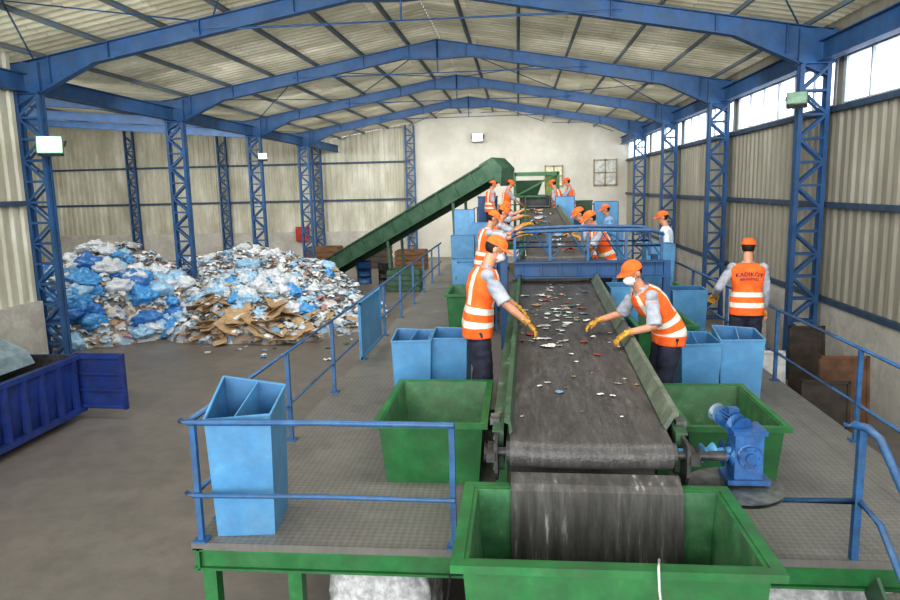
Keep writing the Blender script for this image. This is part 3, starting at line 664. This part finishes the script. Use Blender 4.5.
for i in range(5600):
    x=rnd.uniform(-14.5,-3.6); y=rnd.uniform(15.7,24.5); h=hfun(x,y)
    if h<.03 : continue
    s=rnd.uniform(.05,.15); rot=Matrix.Rotation(rnd.uniform(0,6.3),3,'Z')@Matrix.Rotation(rnd.uniform(-.6,.6),3,'X')
    vs=[]
    for a_ in range(5):
        for b_ in range(5):
            u=(a_-2)/2; w_=(b_-2)/2; rr=1-.28*(u*u*w_*w_)
            vs.append(bm.verts.new(V((x,y,h+.01))+rot@V((u*s*rr*rnd.uniform(.85,1.15),w_*s*.85*rr*rnd.uniform(.85,1.15),s*(.7*(1-.55*(u*u+w_*w_)))+rnd.uniform(-.13,.13)*s))))
    right=x>-8 and y<18.3
    mi=rnd.choices([1,2,3,4,5,6,7],[22,12,26 if right else 7,28,10,2,22])[0]
    for a_ in range(4):
        for b_ in range(4):
            f=bm.faces.new((vs[a_*5+b_],vs[a_*5+b_+1],vs[a_*5+b_+6],vs[a_*5+b_+5])); f.material_index=mi
obj('rubbish_heap',bm,hm,origin=(-9,20,0),smooth=True,label='big heap of mixed household rubbish and torn plastic on the floor',cat='rubbish heap',kind='stuff')
bagm=[M('blue_bag_plastic',(84,156,206),(58,126,184),scale=5,rough=.3,c3=(150,196,222)),M('pale_blue_bag_plastic',(160,192,212),(128,168,198),scale=5,rough=.3),M('white_bag_plastic',(208,212,214),(180,186,192),scale=5,rough=.35),M('dark_blue_bag_plastic',(66,122,184),(50,98,158),scale=5,rough=.3)]
protos=[]
for p in range(6):
    bm=NB(); bmesh.ops.create_icosphere(bm,subdivisions=4,radius=1)
    for v in bm.verts:
        n_=v.co.normalized(); f=1+.35*noise.noise(n_*1.7+V((p*7,0,0)))+.26*abs(noise.noise(n_*4.5+V((p*3,1,0))))+.1*noise.noise(n_*11)
        v.co=n_*f; v.co.z*=.65
        if n_.z>.93: v.co.z+=.35*(n_.z-.93)/.07
    me=bpy.data.meshes.new('garbage_bag'); bm.to_mesh(me); bm.free(); me.polygons.foreach_set('use_smooth',[True]*len(me.polygons))
    protos.append(me)
bagme={}
cnt=0
for i in range(2000):
    if cnt>=260: break
    z_=rnd.random()
    if z_<.5: x=rnd.uniform(-13.5,-9.0); y=rnd.uniform(15.9,19)
    elif z_<.8: x=rnd.uniform(-9.5,-5.6); y=rnd.uniform(17.4,20.2)
    else: x=rnd.uniform(-13,-6.4); y=rnd.uniform(18.5,24)
    h=hfun(x,y)
    if h<.06: continue
    if abs(x+9.72)<.8 and abs(y-19.67)<.75: continue
    fl=(x<-9 and y<18)
    isb=rnd.random()<(.85 if fl else .3)
    mi=rnd.choice([0,0,1,3] if fl else [0,1,1]) if isb else rnd.choice([1,2,2,2])
    key=(rnd.randrange(6),mi)
    if key not in bagme:
        me=protos[key[0]].copy(); me.materials.append(bagm[mi]); bagme[key]=me
    o=bpy.data.objects.new('garbage_bag',bagme[key]); COL.objects.link(o); s=rnd.uniform(.18,.4) if fl else rnd.uniform(.13,.28)
    o.location=(x,y,h+s*.12); o.scale=(s,s*rnd.uniform(.8,1.2),s*rnd.uniform(.7,1)); o.rotation_euler=(rnd.uniform(-.4,.4),rnd.uniform(-.4,.4),rnd.uniform(0,6.3))
    o['label']=('blue' if mi in(0,3) else 'pale blue' if mi==1 else 'white')+' knotted plastic rubbish bag lying on the heap'; o['category']='rubbish bag'; o['group']='rubbish bags on the heap'; cnt+=1
for i in range(60):
    x=rnd.uniform(-8.4,-4.4); y=rnd.uniform(16.2,17.7); h=hfun(x,y)
    if h<.04: continue
    bm=NB(); w=rnd.uniform(.2,.5); l=rnd.uniform(.15,.42); f=rnd.uniform(.1,.6)
    prism(bm,[(-w,-l,0),(w*.1,-l,0),(w*.1,l,0),(-w,l,0)],(0,0,.012)); prism(bm,[(w*.1,-l,0),(w,-l,f*w),(w,l,f*w),(w*.1,l,0)],(0,0,.012))
    o=obj('cardboard_sheet',bm,card,local=True,label='flattened folded brown cardboard piece lying on the heap',cat='cardboard',group='cardboard on the heap'); o.location=(x,y,h+.06); o.rotation_euler=(rnd.uniform(-.4,.4),rnd.uniform(-.4,.4),rnd.uniform(0,6.3)); o.scale=(.8,.8,.8)
for i in range(16):
    x=rnd.uniform(-7.5,-4.0); y=rnd.uniform(14.6,17.0)
    if hfun(x,y)>.02: continue
    scrap('litter_scrap',(x,y,.0),rnd.uniform(.08,.2),rnd.choice(lit_cols),'small crumpled waste scrap fallen on the floor','scraps on the floor',400+i,zr=.5)
# ------------------------------------------------------------------ sacks under platform
def sack(loc,sx,sy,h,seed,label):
    bm=NB(); bmesh.ops.create_icosphere(bm,subdivisions=5,radius=1)
    for v in bm.verts:
        n_=v.co.copy(); p=6
        k_=(abs(n_.x)**p+abs(n_.y)**p+abs(n_.z)**p)**(-1/p); v.co=n_*k_
        q=v.co*1.0; v.co*=1+.1*noise.noise(q*2+V((seed,0,0)))+.05*noise.noise(q*7+V((seed,2,0)))
        v.co.x*=sx;v.co.y*=sy;v.co.z=(v.co.z+1)/2*h
    return obj('bulk_sack',bm,sackm,origin=None,local=True,smooth=True,label=label,cat='sack',group='woven sacks')
for loc,sx,sy,h,sd_ in(((-.95,4.6,0),.36,.36,1.22,3),((1.75,4.6,0),.34,.33,1.22,9),((2.4,5.2,0),.28,.3,1.1,15)):
    o=sack(loc,sx,sy,h,sd_,'full white woven bulk sack standing under the platform'); o.location=loc
bm=NB(); tube(bm,[(.62,3.0,2.03),(.6,2.91,2.04),(.6,2.88,1.95),(.63,2.86,1.7),(.6,2.86,1.3),(.66,2.88,.9)],.006,6); obj('cable',bm,M('white_cable',(200,200,196)),origin=(.6,2.9,1.5),smooth=True,label='thin pale cable hanging over the front of the green skip',cat='cable')
bm=NB(); tube(bm,[(-.42,3.96,1.45),(-.45,3.9,1.2),(-.4,3.9,.9),(-.5,3.95,.5),(-.45,3.95,0.01)],.008,6); obj('cable',bm,black,origin=(-.45,3.95,0),smooth=True,label='black cable hanging below the deck edge',cat='cable')
# ------------------------------------------------------------------ clutter
def crate(loc,s,m,label,name='crate',cat='crate',rz=0,slats=4):
    e=thing(name,loc,label,cat,rz=rz)
    bm=NB(); openbox(bm,s[0]-.04,s[1]-.04,s[0]-.04,s[1]-.04,s[2],.02); obj('body',bm,[m,m],parent=e,local=True)
    bm=NB()
    for k in range(slats):
        z=s[2]*(k+.5)/slats
        for q in(-1,1): box(bm,(0,q*s[1]/2,z),(s[0],.02,s[2]/slats*.7)); box(bm,(q*s[0]/2,0,z),(.02,s[1],s[2]/slats*.7))
    obj('slats',bm,m,parent=e,local=True); return e
dbx=M('dark_brown_box',(76,66,56),(58,50,44))
def textmesh(body,size,bold=0):
    tc=bpy.data.curves.new('lettering','FONT'); tc.body=body; tc.size=size; tc.align_x='CENTER'; tc.resolution_u=2; tc.offset=bold; tmp=bpy.data.objects.new('tmp',tc); COL.objects.link(tmp)
    bpy.context.view_layer.update(); me=bpy.data.meshes.new_from_object(tmp.evaluated_get(bpy.context.evaluated_depsgraph_get())); bpy.data.objects.remove(tmp); return me
def upboard(loc,w,h,m,label,lean=.12,rz=0):
    e=thing('board',loc,label,'board',group='boards by the wall',rz=rz); R_=Matrix.Rotation(-lean,3,'X')
    bm=NB(); box(bm,R_@V((0,0,h/2)),(w,.03,h),R_); obj('sheet',bm,m,parent=e,local=True)
    bm=NB()
    for s in(-1,1): box(bm,R_@V((s*(w/2-.02),-.025,h/2)),(.04,.03,h),R_)
    for z in(.02,h-.02): box(bm,R_@V((0,-.025,z)),(w,.03,.04),R_)
    obj('edge_frame',bm,m,parent=e,local=True)
    return e
upboard((4.15,9.6,0),.62,1.0,dbx,'upright dark framed board leaning by the wall',rz=-.1)
upboard((4.75,10.4,0),.7,1.15,M('rust_brown_board',(124,90,66),(98,72,54),scale=3),'upright rusty brown board leaning by the wall')
upboard((4.0,11.6,0),.7,.95,white_paper,'upright pale board leaning by the wall')
upboard((4.9,15.5,0),.9,1.5,plaster_low,'tall pale board leaning by the wall')
upboard((5.0,12.4,0),.6,1.2,dbx,'tall dark brown board leaning by the wall')
def drum(loc,m,label):
    e=thing('barrel',loc,label,'barrel',group='barrels')
    bm=NB(); tube(bm,[(0,0,0),(0,0,.88)],.29,24); obj('body',bm,m,parent=e,local=True)
    bm=NB()
    for z in(.02,.3,.6,.88): tube(bm,[(0,0,z-.012),(0,0,z+.012)],.302,24)
    obj('hoops',bm,m,parent=e,local=True)
drum((-6.2,27.6,0),blue,'blue steel barrel on the floor below the inclined conveyor'); drum((-5.2,27.0,0),dark,'dark steel barrel on the floor below the inclined conveyor')
crate((-4.2,25.6,0),(1.2,1.0,.8),dgreen,'dark green slatted box under the inclined conveyor'); crate((-9.6,34,0),(1.6,1.2,1.0),wood,'stacked wooden crate near the end wall')
crate((-7.0,33.5,0),(1.6,1.2,1.1),dbx,'dark crate near the end wall'); crate((-5.0,32.5,0),(1.4,1.2,.9),wood,'brown wooden crate near the end wall')
fb=thing('fire_cabinet',(-11.9,YB-.3,1.0),'red fire hose cabinet on the end wall','fire cabinet')
bm=NB(); box(bm,(-11.9,YB-.27,1.4),(.7,.25,.8)); obj('body',bm,redm,parent=fb)
bm=NB(); box(bm,(-11.9,YB-.41,1.4),(.62,.03,.72)); obj('door',bm,redm,parent=fb)
# ------------------------------------------------------------------ PEOPLE
def remesh(o,vox,smooth=3):
    m=o.modifiers.new('remesh','REMESH'); m.mode='VOXEL'; m.voxel_size=vox; m.use_smooth_shade=True
    s=o.modifiers.new('smooth','SMOOTH'); s.iterations=smooth; s.factor=.5
    dg=bpy.context.evaluated_depsgraph_get(); me=bpy.data.meshes.new_from_object(o.evaluated_get(dg)); old=o.data
    mats=list(old.materials); o.modifiers.clear(); o.data=me
    if not me.materials:
        for q in mats: me.materials.append(q)
    bpy.data.meshes.remove(old); me.polygons.foreach_set('use_smooth',[True]*len(me.polygons))
def wrinkle(o,amp,seed,sc=9):
    me=o.data; nr=[v.normal.copy() for v in me.vertices]; co=[v.co.copy() for v in me.vertices]; out=[]
    for c,n0 in zip(co,nr):
        n_=noise.noise(V((c.x*sc+seed,c.y*sc,c.z*sc*1.6)))+.5*noise.noise(V((c.x*sc*2.3,c.y*sc*2.3+seed,c.z*sc*3)))
        out.extend(c+n0*(amp*n_))
    me.vertices.foreach_set('co',out); me.update()
def ellring(bm,c,xa,ya,rx,ry,seg,pw=2.3):
    out=[]
    for k in range(seg):
        a=2*math.pi*k/seg; ca,sa=math.cos(a),math.sin(a)
        fx=math.copysign(abs(ca)**(2/pw),ca); fy=math.copysign(abs(sa)**(2/pw),sa)
        out.append(bm.verts.new(c+xa*(rx*fx)+ya*(ry*fy)))
    return out
def loft(bm,rings,cap=True):
    seg=len(rings[0]); fs=[]
    for a,b in zip(rings,rings[1:]):
        fs.append([bm.faces.new((a[k],a[(k+1)%seg],b[(k+1)%seg],b[k])) for k in range(seg)])
    if cap: bm.faces.new(rings[0][::-1]); bm.faces.new(rings[-1])
    return fs
def interp(tab,s):
    if s<=tab[0][0]: return tab[0][1:]
    for a,b in zip(tab,tab[1:]):
        if s<=b[0]:
            t=(s-a[0])/(b[0]-a[0]); t=t*t*(3-2*t) ; return tuple(p+(q-p)*t for p,q in zip(a[1:],b[1:]))
    return tab[-1][1:]
TORSO=[(-.16,.165,.105),(0,.17,.112),(.18,.16,.108),(.38,.145,.1),(.62,.165,.118),(.8,.178,.112),(.88,.165,.1),(.94,.11,.08),(1.0,.058,.06)]
def capsule(bm,pts,rad):
    P=[];Rr=[]
    for i in range(len(pts)-1):
        for t in(0,.25,.5,.75):
            P.append(V(pts[i]).lerp(V(pts[i+1]),t)); Rr.append(rad[i]+(rad[i+1]-rad[i])*t+.004*math.sin(math.pi*t))
    P.append(V(pts[-1]));Rr.append(rad[-1]); tube(bm,P,Rr,14)
    for p,r in zip(pts,rad): sphere(bm,V(p),r*1.0,u=14,v=10)
def ik(S_,T,a,b,hint):
    d=T-S_; L=min(d.length,(a+b)*.985); d.normalize(); T=S_+d*L
    x=(a*a-b*b+L*L)/(2*L); h=math.sqrt(max(0,a*a-x*x)); hn=(hint-d*hint.dot(d)).normalized()
    return S_+d*x+hn*h,T
def hand(bm,W,d,n,side,fat=0,fingers=True):
    d=d.normalized(); n=(n-d*n.dot(d)).normalized(); s=d.cross(n).normalized()
    if s.dot(side)<0: s=-s
    offs=[.03,.01,-.01,-.03]; lens=[.07,.078,.072,.056]
    for o_,L in zip(offs,lens):
        base=W+s*o_*.6; kn=W+d*.088+s*o_*1.12
        tube(bm,[base,base.lerp(kn,.5),kn],[.017+fat,.016+fat,.0125+fat],10); sphere(bm,kn,.0125+fat,u=10,v=8)
        if fingers:
            ang=.3; p=kn; pts=[p]; dd=(d+s*o_*3).normalized()
            for fr in(.45,.32,.25):
                p=p+(dd*math.cos(ang)+n*math.sin(ang))*L*fr; pts.append(p); ang+=.38
            tube(bm,pts,[.0105+fat,.0098+fat,.009+fat,.0075+fat],8); sphere(bm,pts[-1],.0076+fat,u=8,v=6)
    if fingers:
        b0=W+d*.02+s*.025; p1=b0+(d*.6+s*.75).normalized()*.04+n*.008; p2=p1+(d*.85+s*.35+n*.3).normalized()*.03; p3=p2+(d*.95+n*.4).normalized()*.024
        tube(bm,[W+s*.01,b0,p1,p2,p3],[.016+fat,.016+fat,.0125+fat,.011+fat,.009+fat],8); sphere(bm,p3,.009+fat,u=8,v=6)
def person(loc,yaw,h,label,lean=.15,hp=.3,hy=0,lh=None,rh=None,vest=True,vox=.01,shirt=None,text=False,sleeve='short',detail=True):
    e=thing('person',loc,label,'person',rz=yaw,group='sorting workers'); s=h/1.74; e.scale=(s,s,s)
    shirt=shirt or shirtg
    inv=Matrix.Rotation(-yaw,3,'Z')
    def tl(p): return (inv@(V(p)-V(loc)))/s
    Xa=V((1,0,0))
    P0=V((0,-.06*min(1,lean*2),.94))
    def spine(t):
        p=P0.copy(); n=10
        if t<0: return P0+V((0,0,.53*t)),V((0,0,1))
        ang=0
        for i in range(n):
            u=(i+.5)/n*t; ang=lean*min(1,.35+u*1.6); p+=V((0,math.sin(ang),math.cos(ang)))*(.53*t/n)
        return p,V((0,math.sin(ang),math.cos(ang)))
    def sect(t,ex=0,exy=None):
        c,u=spine(t); rx,ry=interp(TORSO,t); f=V((0,u.z,-u.y)); return c,Xa,f,rx+ex,ry+(ex if exy is None else exy)
    N_,nu=spine(1.0)
    shC,shU=spine(.87)
    SH={-1:shC+Xa*-.175,1:shC+Xa*.175}
    hr=Matrix.Rotation(hy,3,'Z')@Matrix.Rotation(-(lean*.6+hp),3,'X')
    HU=hr@V((0,0,1)); HF=hr@V((0,1,0)); HX=hr@V((1,0,0)); HM=Matrix((HX,HF,HU)).transposed()
    HC=N_+(nu+HU).normalized()*.075+HU*.1+HF*.012
    targ={-1:lh,1:rh}; arm={}
    for sd_ in(-1,1):
        t=targ[sd_]
        if t is None: T=SH[sd_]+V((sd_*.05,.08,-.58)); hint=V((sd_*.3,-1,0))
        else: T=tl(t); hint=V((sd_*.6,-.4,-.9))
        d=(T-SH[sd_]).normalized(); Wt=T-d*.07
        E,W=ik(SH[sd_],Wt,.285,.25,hint)
        fd=(W-E).normalized()
        hd=(T-W); hd=hd.normalized() if hd.length>.02 else fd
        hd=(hd+fd).normalized(); arm[sd_]=(SH[sd_],E,W,hd)
    hips={-1:P0+V((-.09,0,-.03)),1:P0+V((.09,0,-.03))}
    legs={k:(hips[k],V((k*.1,.0+.02,.49)),V((k*.11,-.02,.085))) for k in(-1,1)}
    bm=NB(); loft(bm,[ellring(bm,*sect(t,-.012),20) for t in[-.1,0,.15,.3,.45,.6,.75,.86,.92,.97,1.0]])
    capsule(bm,[N_-nu*.03,HC-HU*.06],[.056,.052])
    sphere(bm,HC+HU*.028,(.076,.094,.09),HM,24,18)
    sphere(bm,HC-HU*.045+HF*.022,(.058,.068,.07),HM,20,14)
    sphere(bm,HC-HU*.095+HF*.062,(.024,.02,.018),HM,10,8)
    tube(bm,[HC+HU*.012+HF*.086,HC-HU*.012+HF*.1,HC-HU*.032+HF*.108],[.009,.012,.015],8); sphere(bm,HC-HU*.035+HF*.1,.016,u=8,v=6)
    sphere(bm,HC-HU*.064+HF*.083,(.024,.012,.01),HM,10,8)
    sphere(bm,HC+HU*.02+HF*.082,(.045,.014,.01),HM,10,8)
    for k in(-1,1): sphere(bm,HC+HX*k*.076-HU*.01-HF*.008,(.012,.022,.034),HM,10,8)
    for k in(-1,1):
        a_=arm[k]; capsule(bm,[a_[0],a_[1],a_[2]],[.047,.037,.026]); hand(bm,a_[2],a_[3],V((0,0,-1)),-Xa*k,fat=0,fingers=detail)
        capsule(bm,list(legs[k]),[.08,.055,.036]); capsule(bm,[legs[k][2],V((k*.12,.12,.04))],[.035,.03])
    o=obj('body',bm,skin,parent=e,local=True); remesh(o,vox*.8,3)
    for k in(-1,1):
        bm=NB(); ec=HC+HX*k*.031-HU*.003+HF*.079; sphere(bm,ec,(.014,.011,.009),HM,10,8); o=obj('eye',bm,eyew,parent=e,local=True,smooth=True)
        bm=NB(); sphere(bm,ec+HF*.0075,(.0065,.005,.0065),HM,8,6); obj('iris',bm,eyed,parent=o,local=True,smooth=True)
        bm=NB(); tube(bm,[HC+HX*k*.012+HU*.018+HF*.093,HC+HX*k*.032+HU*.024+HF*.089,HC+HX*k*.05+HU*.016+HF*.078],[.004,.005,.003],6); obj('eyebrow',bm,hairm,parent=e,local=True)
    bm=NB(); loft(bm,[ellring(bm,*sect(t,.008),20) for t in[-.02,.1,.25,.4,.55,.7,.82,.89,.94,.975]])
    for k in(-1,1):
        a_=arm[k]
        if sleeve=='short':
            tube(bm,[a_[0].lerp(a_[1],t) for t in(0,.3,.6,.98)],[.062,.064,.064,.07],14); sphere(bm,a_[0],.062)
        else: capsule(bm,[a_[0],a_[1],a_[1].lerp(a_[2],.9)],[.06,.05,.042])
    tube(bm,[N_-nu*.03,N_+nu*.02],[.075,.066],16); o=obj('shirt',bm,shirt,parent=e,local=True); remesh(o,vox,2)
    if detail: wrinkle(o,.006,loc[1],14)
    bm=NB(); loft(bm,[ellring(bm,*sect(t,.012),20) for t in[-.14,-.05,.02,.1]])
    for k in(-1,1): capsule(bm,[legs[k][0],legs[k][1],legs[k][2]+V((0,0,.02))],[.105,.082,.068])
    o=obj('trousers',bm,navy,parent=e,local=True); remesh(o,vox*1.2,2)
    if detail: wrinkle(o,.008,loc[1]+5,9)
    for k in(-1,1):
        bm=NB(); sphere(bm,V((k*.115,-.02,.06)),(.048,.065,.06)); sphere(bm,V((k*.125,.09,.045)),(.05,.1,.045)); box(bm,(k*.122,.045,.012),(.09,.24,.024)); o=obj('shoe',bm,shoem,parent=e,local=True); remesh(o,vox,2)
        bm=NB(); a_=arm[k]; hand(bm,a_[2],a_[3],V((0,0,-1)) if targ[k] is not None else -Xa*k,(-Xa*k) if targ[k] is not None else V((0,1,0)),fat=.002); tube(bm,[a_[2]-a_[3]*.05,a_[2],a_[2]+a_[3]*.02],[.038,.034,.03],12)
        o=obj('glove',bm,glovem,parent=e,local=True); remesh(o,.0055 if detail else .009,1)
    if vest:
        bm=NB(); n=46; ts=[-.2+(.975+.2)*i/n for i in range(n+1)]; seg=48
        rings=[]
        for t in ts:
            r_=ellring(bm,*sect(t,.024 if t<.85 else .022),seg,pw=2.5); c=spine(t)[0]
            if t<.8:
                for k_,v in enumerate(r_):
                    dv=(v.co-c); v.co+=dv*((.03 if text else .07)*noise.noise(V((v.co.x*10,v.co.y*10,v.co.z*5+loc[0]*3))) + (.08*max(0,.3-t)))
            rings.append(r_)
        fs=loft(bm,rings,cap=False)
        for i,row in enumerate(fs):
            t=(ts[i]+ts[i+1])/2
            for k,f in enumerate(row):
                a=2*math.pi*(k+.5)/seg; cx=abs(math.cos(a))
                w=(-.03<t<.085) or (.2<t<.32) or (t>.34 and .42<cx<.68 and not text)
                f.material_index=1 if w else 0
        o=obj('safety_vest',bm,[orange,reflect],parent=e,local=True,smooth=True,label='orange safety vest with pale reflective bands')
        so=o.modifiers.new('solid','SOLIDIFY'); so.thickness=.006
        if text:
            for body,sz,t0 in(('KADIKÖY',.07,.68),('BELEDİYESİ',.04,.59)):
                me=textmesh(body,sz,bold=.0008)
                for v in me.vertices:
                    x=v.co.x; arch=-.9*x*x
                    c,xa,f,rx_,ry_=sect(t0+(v.co.y+arch)/.53,.024); q=min(.98,abs(x)/rx_); yy=ry_*(1-q**2.5)**(1/2.5)*1.04+.011
                    v.co=c+xa*x-f*yy
                me.materials.append(M('navy_print',(26,30,60)))
                t_=bpy.data.objects.new('lettering',me); COL.objects.link(t_); t_.parent=o
    bm=NB(); cc=HC+HU*.035
    sphere(bm,V((0,0,0)),(.086,.104,.085),None,24,16)
    bmesh.ops.delete(bm,geom=[v for v in bm.verts if v.co.z<-.004],context='VERTS')
    for v in bm.verts: 
        v.co=cc+HM@V((v.co.x,v.co.y,v.co.z if v.co.z>.001 else -.008))
    cap=obj('cap',bm,orange,parent=e,local=True,smooth=True)
    bm=NB(); rows=[]
    for j in range(6):
        r=j/5; row=[]
        for i in range(13):
            a=math.pi*(.12+.76*i/12); x=math.cos(a)*(.086+.004*r); y=math.sin(a)*(.1+.078*r*math.sin(a)); z=.002-.02*r-.25*x*x*(1+r)*2
            row.append(bm.verts.new(cc+HM@V((x,y,z))))
        rows.append(row)
    for p_,q_ in zip(rows,rows[1:]):
        for i in range(12): bm.faces.new((p_[i],p_[i+1],q_[i+1],q_[i]))
    vs_=obj('visor',bm,orange,parent=cap,local=True,smooth=True); so=vs_.modifiers.new('solid','SOLIDIFY'); so.thickness=.004
    bm=NB(); sphere(bm,V((0,0,0)),(.082,.1,.095),None,24,18)
    bmesh.ops.delete(bm,geom=[v for v in bm.verts if v.co.z>.03 or v.co.z<-.075 or v.co.y>.02+.3*v.co.z],context='VERTS')
    for v in bm.verts: v.co=HC+HU*.02+HM@v.co
    obj('hair',bm,hairm,parent=e,local=True,smooth=True)
    if detail:
        bm=NB(); sphere(bm,V((0,0,0)),(.068,.088,.062),None,28,20)
        bmesh.ops.delete(bm,geom=[v for v in bm.verts if v.co.y<.018],context='VERTS')
        for v in bm.verts:
            y=v.co.y+(.02*max(0,1-abs(v.co.x)/.035)*max(0,1-abs(v.co.z-.015)/.05)); v.co=HC-HU*.052+HF*.022+HM@V((v.co.x,y,v.co.z))
        mk=obj('face_mask',bm,maskm,parent=e,local=True,smooth=True)
        bm=NB()
        for k in(-1,1):
            for dz in(-.03,-.075): tube(bm,[HC+HX*k*.066+HU*dz+HF*.04,HC+HX*k*.08-HU*.01-HF*.012],.0018,5)
        obj('mask_strap',bm,maskm,parent=mk,local=True)
    return e
person((-.36,6.35,DZ),-math.radians(80),1.78,'worker in orange vest and cap reaching over the belt, gloved',lean=.2,hp=.35,lh=(.1,6.78,2.42),rh=(.17,6.1,2.4))
person((1.28,6.3,DZ),math.radians(103),1.64,'worker in orange vest and white mask bending low over the belt',lean=.7,hp=-.1,hy=.3,lh=(.88,5.95,2.4),rh=(.68,6.5,2.42))
person((2.5,7.9,DZ),math.radians(-8),1.58,'worker in orange lettered vest standing with back turned beside blue bins',lean=.1,hp=.1,hy=-.2,lh=(2.2,8.15,2.4),text=True,sleeve='long')
far=dict(vox=.018,detail=False)
person((-.55,11.4,DZ),-1.4,1.84,'worker in orange vest and cap sorting at the second belt',lean=.2,hp=.3,lh=(.15,11.65,2.95),rh=(.15,11.2,2.95),**far)
person((-.42,13.4,DZ),-1.5,1.86,'worker in orange vest and cap sorting at the second belt',lean=.18,hp=.3,lh=(.2,13.6,3.0),rh=(.2,13.1,3.0),**far)
person((-.5,16.2,DZ),-1.5,1.84,'worker in orange vest and cap sorting at the second belt',lean=.15,hp=.4,lh=(.2,16.5,3.05),rh=(.2,16.0,3.05),**far)
person((-.45,18.9,DZ),-1.5,1.84,'worker in orange vest and cap sorting at the second belt',lean=.12,hp=.4,lh=(.2,19.1,3.1),rh=(.2,18.6,3.1),**far)
person((1.36,11.3,DZ),1.6,1.84,'worker in orange vest and cap bending over the second belt',lean=.4,hp=.2,lh=(.85,11.0,2.9),rh=(.8,11.5,2.9),**far)
person((1.3,12.7,DZ),1.6,1.86,'worker in orange vest and cap bending over the second belt',lean=.35,hp=.3,lh=(.85,12.4,2.95),rh=(.8,12.9,2.95),**far)
person((-.35,21.2,2.1),-1.5,1.82,'worker in orange vest and cap standing on the upper platform',lean=.15,hp=.3,rh=(.2,21.2,3.1),**far)
person((-.85,21.6,2.1),-1.2,1.8,'worker in orange vest and cap standing on the upper platform',lean=.1,hp=.2,**far)
person((1.55,21.3,2.1),1.5,1.84,'worker in orange vest and cap standing on the upper platform',lean=.1,hp=.3,lh=(1.0,21.1,3.2),**far)
person((1.15,20.9,2.1),1.2,1.8,'worker in orange vest and cap standing by the feed hopper',lean=.2,hp=.3,**far)
person((2.62,12.7,DZ),1.4,1.72,'worker in pale shirt walking along the platform',lean=.1,hp=.2,vest=False,shirt=shirtw,sleeve='long',**far)
person((2.1,16.4,DZ),1.6,1.76,'worker in light blue shirt beside blue bins',lean=.15,hp=.2,vest=False,shirt=shirtb,sleeve='long',**far)
# ------------------------------------------------------------------ light
w=bpy.data.worlds.new('world'); S.world=w; w.use_nodes=True; bg=w.node_tree.nodes['Background']; bg.inputs[0].default_value=(.9,.95,1,1); bg.inputs[1].default_value=1.7
def area(loc,rot,sx,sy,p,col=(1,1,1)):
    l=bpy.data.lights.new('daylight_fill','AREA'); l.shape='RECTANGLE'; l.size=sx; l.size_y=sy; l.energy=p; l.color=col; o=bpy.data.objects.new('daylight_fill',l); COL.objects.link(o); o.location=loc; o.rotation_euler=rot
area((-2,-4.5,4.2),(math.radians(80),0,0),12,4.5,1000,(.98,.99,1))  # fill light added at the open hall front, behind the camera
for y in(4.5,10.5,16.6,22.7,28.7,33.5):  # unseen fill lights added under the roof, turned away from the camera
    area((XC,y,6.1),(math.radians(40),0,0),13,1.6,410 if y<33 else 340,(1,.99,.97))
for y in(16.6,23,29.5):  # same added fill under the annex roof
    area((-18,y,6.3),(math.radians(40),0,0),13,1.6,440,(1,.99,.97))
